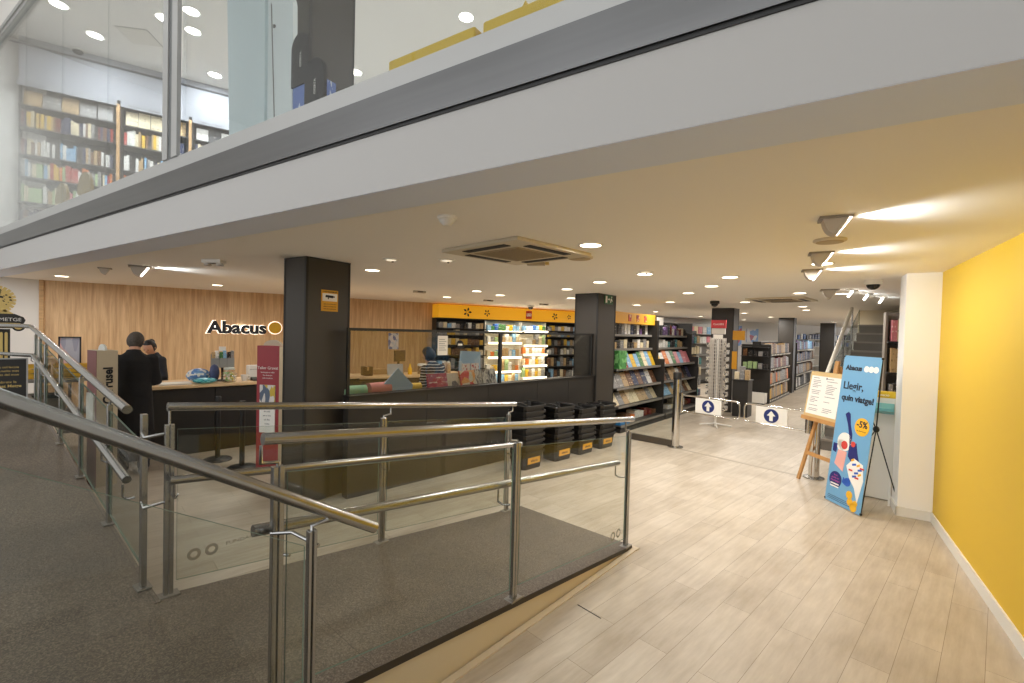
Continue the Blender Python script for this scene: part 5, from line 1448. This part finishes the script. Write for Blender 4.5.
# ================================================================ CEILING DEVICES
def dev(name, label, cat, x, y, az=32.5, z=2.5, group=None): return thing(name, label, cat, frame(x, y, az, z), group)
t = dev('smoke_detector', 'round smoke detector on the low ceiling nearest the fascia beam', 'smoke detector', -.42, 2.87)
b = MB(); b.lathe([(.06, 0), (.06, -.014), (.05, -.02)], 24); b.build('base', WHITEP, t)
b = MB(); b.lathe([(.048, -.018), (.046, -.03), (.028, -.052), (.012, -.056), (0, -.056)], 24); b.build('sensor_head', WHITEP, t)
CASS = mat('cassette_panel', (206, 194, 170), .5)
def cassette(x, y, az, s, label):
    t = dev('air_cassette', label, 'air conditioner', x, y, az, 2.499)
    b = MB(); b.rbox(-s, -s, -.028, s, s, 0, .006); b.build('panel', CASS, t)
    for k in range(4):
        R = Matrix.Rotation(k*pi/2, 4, 'Z'); q = MB(); q.box(-s*.55, s*.70, -.033, s*.55, s*.86, -.0285)
        b = MB(); b.add([tuple(R @ Vector(p)) for p in q.v], q.f); b.build('air_slot', INK, t)
    b = MB(); b.box(-s*.56, -s*.56, -.034, s*.56, s*.56, -.0285); b.m = 1
    for k in range(12): b.box(-s*.5, -s*.5+s*k/12, -.038, s*.5, -s*.5+s*k/12+.018, -.034)
    b.build('intake_grille', [mat('grille_tan', (168, 150, 118), .6), mat('grille_dark', (140, 124, 98), .6)], t)
cassette(.02, 4.02, 45, .46, 'square ceiling air-conditioning cassette with dark slots near the fascia')
cassette(4.75, 8.2, 45, .46, 'distant ceiling air-conditioning cassette above the swing gates')
for x, y, r, lab in ((.60, 4.24, .12, 'flat round air diffuser on the ceiling beside the cassette'), (2.2, 3.24, .10, 'flat round air diffuser by the nearest wedge wall washer'), (-2.9, 7.6, .1, 'flat round air diffuser on the ceiling right of the front pillar')):
    t = dev('air_diffuser', lab, 'air diffuser', x, y)
    b = MB(); b.lathe([(r, 0), (r*1.0, -.012), (r*.9, -.018)], 28); b.build('rim', CASS, t)
    b = MB(); b.lathe([(r*.86, -.008), (r*.8, -.022), (r*.5, -.026), (0, -.026)], 28); b.build('disc', mat('diffuser_tan', (176, 158, 128), .6), t)
t = dev('exit_lamp', 'small rectangular emergency lamp below the near ceiling cassette', 'emergency light', .23, 4.64, 100)
b = MB(); b.rbox(-.10, -.035, -.03, .08, .035, 0, .004); b.build('housing', mat('housing_grey', (176, 164, 142), .5), t)
b = MB(); b.box(.085, -.03, -.022, .12, .03, 0); b.build('tab', mat('tab_yellow', (216, 186, 110), .5), t)
for x, y, lab in ((-.67, 4.63, 'swivelling recessed spot left of the near cassette'), (1.45, 5.1, 'swivelling recessed spot right of the near cassette'), (-1.24, 4.68, 'swivelling recessed spot between front pillar and cassette')):
    t = dev('swivel_spot', lab, 'ceiling light', x, y, group='swivelling spots')
    b = MB(); b.lathe([(.085, 0), (.085, -.006), (.068, -.01), (.062, -.002)], 24); b.build('trim_ring', WHITEP, t)
    b = MB(); b.sph((0, 0, 0), .055, .055, .02); b.build('swivel_head', mat('head_cream', (236, 226, 206), .4, emit=(255, 240, 214), estr=.6), t)
    b = MB(); b.sph((.01, -.01, -.018), .014); b.build('bulb', mat('bulb_grey', (90, 86, 90), .3), t)
t = dev('twin_projector', 'twin-head emergency projector on the ceiling above the man', 'emergency light', -3.27, 5.05, 95)
b = MB(); b.rbox(-.11, -.05, -.035, .11, .05, 0, .005); b.build('housing', WHITEP, t)
for sx in (-.07, .07):
    b = MB(); b.lathe([(.03, -.03), (.038, -.06), (.03, -.065), (0, -.06)], 16, sx, 0); b.build('lamp_head', mat('projector_head', (206, 204, 200), .4), t)
b = MB(); b.box(-.025, -.02, -.04, .02, .015, -.035); b.build('indicator', INK, t)
for i, (x, y, lab) in enumerate([(4.13, 5.32, 'white and black dome camera on the ceiling beside the white pier'), (3.93, 9.02, 'black dome camera on the ceiling over the magazine aisle'), (.46, 12.0, 'small dome camera above the yellow toy header')]):
    t = dev('dome_camera', lab, 'camera', x, y, group='dome cameras')
    b = MB(); b.lathe([(.085, 0), (.088, -.05), (.075, -.055)], 24); b.build('base', WHITEP if i != 1 else BLACKP, t)
    b = MB(); b.sph((0, 0, -.055), .066, .066, .058, 18, 10); b.build('dome', mat('dome_black', (20, 18, 18), .15), t)
for i, (x, y) in enumerate([(4.69, 6.4), (5.22, 6.81), (5.81, 7.27)]):
    t = dev('strip_spot', '%s of three short bright strip lamps slanting under the ceiling by the stairs' % ('nearest', 'middle', 'farthest')[i], 'ceiling light', x, y, 60, 2.5, 'strip spots by the stairs')
    b = MB(); b.box(-.16, -.02, -.02, .10, .02, 0); b.build('track', WHITEP, t)
    b = MB(); b.tube([(-.12, 0, -.10), (-.02, 0, -.03)], .015, 12); b.build('lamp_body', LENSN, t)
    add_light(t, 'SPOT', 'lamp_light', 5, NEUT, (.06, 0, -.06), (1, -.2, -.2), size=.03, spot=110, blend=.8)
for i, (x, y) in enumerate([(-1.7, 8.4), (-.55, 10.3), (.75, 11.2), (2.2, 12.4)]):
    t = dev('ceiling_sensor', '%s small flat sensor plate from the left on the ceiling before the toy wall' % nth(i+1), 'sensor', x, y, 57, group='flat sensor plates')
    b = MB(); b.rbox(-.11, -.04, -.035, .11, .04, 0, .004); b.build('housing', mat('housing_grey', (176, 164, 142), .5), t)
    b = MB(); b.box(-.05, -.042, -.025, .05, -.04, -.01); b.build('slot', INK, t)

# pillar signs
FPL = frame(-2.06, 4.60, 32.5)
t = thing('camera_notice', 'yellow video surveillance sign on the front pillar', 'sign', FPL @ Matrix.Translation((.17, -.002, 1.965)))
b = MB(); b.box(0, -.004, 0, .20, 0, .22); b.build('plate', mat('notice_yellow', (216, 158, 28), .5), t)
b = MB(); b.box(.012, -.006, .105, .188, -.004, .185); b.build('panel', PAPER, t)
b = MB(); b.prismy([(.045, .145), (.135, .138), (.14, .165), (.05, .168)], -.008, -.006); b.box(.14, -.008, .145, .155, -.006, .16); b.box(.075, -.008, .125, .085, -.006, .142); b.build('camera_symbol', INK, t)
text('lettering', 'ZONA VIDEOVIGILADA', .016, INK, t, .10, -.006, .196, align='CENTER', width=.17)
for k in range(3): text('caption', 'ABACUS COOPERATIVA', .012, mat('notice_print', (120, 82, 10), .6), t, .10, -.006, .07-.025*k, align='CENTER', width=.15)
FP2 = frame(1.45, 7.9, 40)
t = thing('exit_sign', 'small green emergency exit sign high on the middle pillar', 'sign', FP2 @ Matrix.Translation((.21, -.002, 2.33)))
b = MB(); b.box(0, -.012, 0, .30, 0, .16); b.build('plate', mat('exit_green', (40, 92, 60), .4), t)
b = MB(); b.box(.03, -.014, .02, .09, -.012, .14); b.prismy([(.11, .075), (.15, .075), (.15, .06), (.185, .085), (.15, .11), (.15, .095), (.11, .095)], -.014, -.012)
b.prismy([(.20, .03), (.225, .03), (.24, .07), (.27, .05), (.28, .065), (.25, .10), (.225, .11), (.205, .085)], -.014, -.012); disc(b, .245, .128, .014, -.014, 12); b.build('pictogram', PAPER, t)

# ================================================================ ENTRANCE SIDE (left)
t = thing('column_sign', 'black and gold column-shaped cut-out sign with a gold medallion', 'sign', frame(-6.67, 5.96, 45, .82))
OFF = 0
DKG = mat('sign_black', (38, 36, 32), .5)
b = MB()
b.prismy([(-.13, 0), (.13, 0), (.13, .85), (-.13, .85)], 0, .03)
n = 10
cap = [(-.13, .85), (.13, .85), (.16, .83)] + [(.20+.055*cos(a), .885+.055*sin(a)) for a in [radians(-80+20*k) for k in range(9)]] + [(.255, .95), (.27, .98), (.25, 1.01), (.20, 1.01), (-.20, 1.01), (-.25, 1.01), (-.27, .98), (-.255, .95)] + [(-.20+.055*cos(a), .885+.055*sin(a)) for a in [radians(100+20*k) for k in range(9)]] + [(-.16, .83)]
b.prismy([(-.255, .93), (.255, .93), (.27, .97), (.25, 1.01), (.17, 1.05), (-.17, 1.05), (-.25, 1.01), (-.27, .97)], 0, .03)
for sx in (-1, 1): b.lathe([(.062, 0), (.062, .03)], 20, 0, 0) if False else None
b.prismy([(-.22, .86), (.22, .86), (.22, .95), (-.22, .95)], .001, .029)
b.build('silhouette', DKG, t)
for sx in (-1, 1):
    b = MB(); n = 24; b.prismy([(sx*.205+.062*cos(2*pi*k/n), .885+.062*sin(2*pi*k/n)) for k in range(n)], -.002, .031); v = b.build('volute', DKG, t)
    b = MB(); b.prismy([(sx*.205+.042*cos(2*pi*k/n), .887+.042*sin(2*pi*k/n)) for k in range(n)], -.005, -.002); b.m = 1; b.prismy([(sx*.205+.010*cos(2*pi*k/n), .887+.010*sin(2*pi*k/n)) for k in range(n)], -.007, -.005); b.build('volute_eye', [GOLD, DKG], v)
b = MB(); b.box(-.19, -.004, .896, .19, -.001, .93); b.build('gold_band', GOLD, t)
for x in (-.095, -.045, .005+.0, .052, .095):
    b = MB(); b.prismy([(x-.014, .02), (x+.014, .02), (x+.014, .79)] + [(x+.014*cos(pi*k/6), .79+.02*sin(pi*k/6)) for k in range(7)] + [(x-.014, .79)], -.004, -.001); b.build('flute', GOLD, t)
text('lettering', 'BERNAT METGE', .062, PAPER, t, 0, -.003, .955, align='CENTER', width=.46)
b = MB()
for k in range(24): 
    a = 2*pi*k/24; r0, r1 = .145, .185
    b.prismy([(r0*cos(a-.13), 1.23+r0*sin(a-.13)), (r0*cos(a+.13), 1.23+r0*sin(a+.13)), (r1*cos(a+.09), 1.23+r1*sin(a+.09)), (r1*cos(a-.09), 1.23+r1*sin(a-.09))][::1], 0.002, .028)
b.prismy([(.15*cos(2*pi*k/32), 1.23+.15*sin(2*pi*k/32)) for k in range(32)], 0, .03)
b.prismy([(-.17, 1.045), (.17, 1.045), (.10, 1.10), (-.10, 1.10)], .002, .028)
md = b.build('medallion', GOLD, t)
b = MB()
random.seed(11)
for k in range(44):
    a, r = random.uniform(0, 2*pi), random.uniform(.02, .135); x, z = r*cos(a), 1.23+r*sin(a); w = random.uniform(.005, .013)
    b.prismy([(x-w, z-w*.5), (x+w, z-w*.7), (x+w*.8, z+w*.7), (x-w*.7, z+w)], -.003, 0)
for sx in (-.05, .05): b.prismy([(sx-.02, 1.255), (sx+.02, 1.25), (sx+.015, 1.275), (sx-.015, 1.28)], -.004, 0)
b.build('engraving', DKG, md)
t = thing('text_board', 'dark framed text board with gold wording standing in front of the column sign', 'sign', frame(-6.22, 5.28, 45, .82))
b = MB(); b.rbox(0, 0, 0, .46, .02, .50, .003); b.build('panel', mat('board_black', (44, 42, 40), .5), t)
b = MB(); b.box(-.012, -.006, -.0, 0, .026, .512); b.box(.46, -.006, 0, .475, .026, .512); b.box(0, -.006, .50, .46, .026, .514); b.build('frame', ALU, t)
for k, s in enumerate(['Tota la col·leccio', 'i encara molts mes', 'cares del mon']): text('lettering', s, .036, GOLD, t, .40, -.003, .395-.045*k, align='RIGHT')
for k, s in enumerate(['Descobreix la', 'Bernat Metge']): text('lettering', s, .042 if k == 0 else .046, GOLD, t, .42 if k else .38, -.003, .215-.05*k, align='RIGHT', offset=.001*k)
# framed notice, yellow crates and table behind the left railing
t = thing('framed_poster', 'grey printed poster in a dark frame on a stand before the oak wall', 'poster stand', frame(-7.27, 7.40, 50))
b = MB(); b.box(.02, -.004, .82, .25, 0, 1.52); b.build('sheet', printed('greyposter', (168, 168, 178), (150, 150, 164), (206, 170, 170), 3), t)
b = MB(); b.box(0, -.01, .80, .02, .02, 1.54); b.box(.25, -.01, .80, .27, .02, 1.54); b.box(.02, -.01, 1.52, .25, .02, 1.54); b.box(.02, -.01, .80, .25, .02, .82); b.box(.02, .002, .82, .25, .018, 1.52); b.build('frame', INK, t)
b = MB(); b.box(.115, 0, .03, .155, .02, .80); b.box(.0, -.15, 0, .27, .15, .03); b.build('stand', BLACKM, t)
FT = frame(-6.55, 5.95, 50)
t = thing('trestle_table', 'grey metal trestle table behind the left ramp railing', 'table', FT.copy())
b = MB(); b.rbox(0, 0, .96, 1.15, .6, 1.0, .004); b.build('tabletop', mat('table_grey', (126, 120, 112), .5), t)
b = MB(); b.box(.05, .05, .5, 1.1, .55, .53); b.build('shelf', mat('table_grey', (126, 120, 112), .5), t)
for x in (.04, 1.08):
    for y in (.04, .54):
        b = MB(); b.box(x, y, 0, x+.03, y+.03, .96); b.build('leg', STEEL, t)
def crate(M, label, m, w=.36, d=.28, h=.2):
    t = thing('crate', label, 'crate', M, 'crates on the trestle table')
    b = MB(); b.box(0, 0, 0, w, d, .01)
    for z in (.02, .08, .14): 
        b.box(0, 0, z, w, .008, z+.045); b.box(0, d-.008, z, w, d, z+.045); b.box(0, 0, z, .008, d, z+.045); b.box(w-.008, 0, z, w, d, z+.045)
    for x in (0, w-.02):
        for y in (0, d-.02): b.box(x, y, 0, x+.02, y+.02, h)
    b.build('slatted_body', m, t)
    g = MB(); g.box(.02, .02, .01, w-.02, d-.02, .13); g.build('contents', printed('cratefill', (206, 160, 60), (120, 100, 60), (90, 90, 90), 6), t)
YC = mat('crate_yellow', (206, 160, 40), .5)
crate(FT @ Matrix.Translation((.04, .12, 1.001)), 'left yellow slatted crate on the grey trestle table', YC)
crate(FT @ Matrix.Translation((.44, .14, 1.001)), 'middle yellow slatted crate on the grey trestle table', YC)
crate(FT @ Matrix.Translation((.82, .10, 1.001)), 'right yellow slatted crate on the grey trestle table beside the beige totem', YC, .3)
carton(FT @ Matrix.Translation((.35, .3, .531)), 'dark green box on the lower shelf of the trestle table', .4, .3, .24, mat('dark_green', (58, 70, 58), .6))
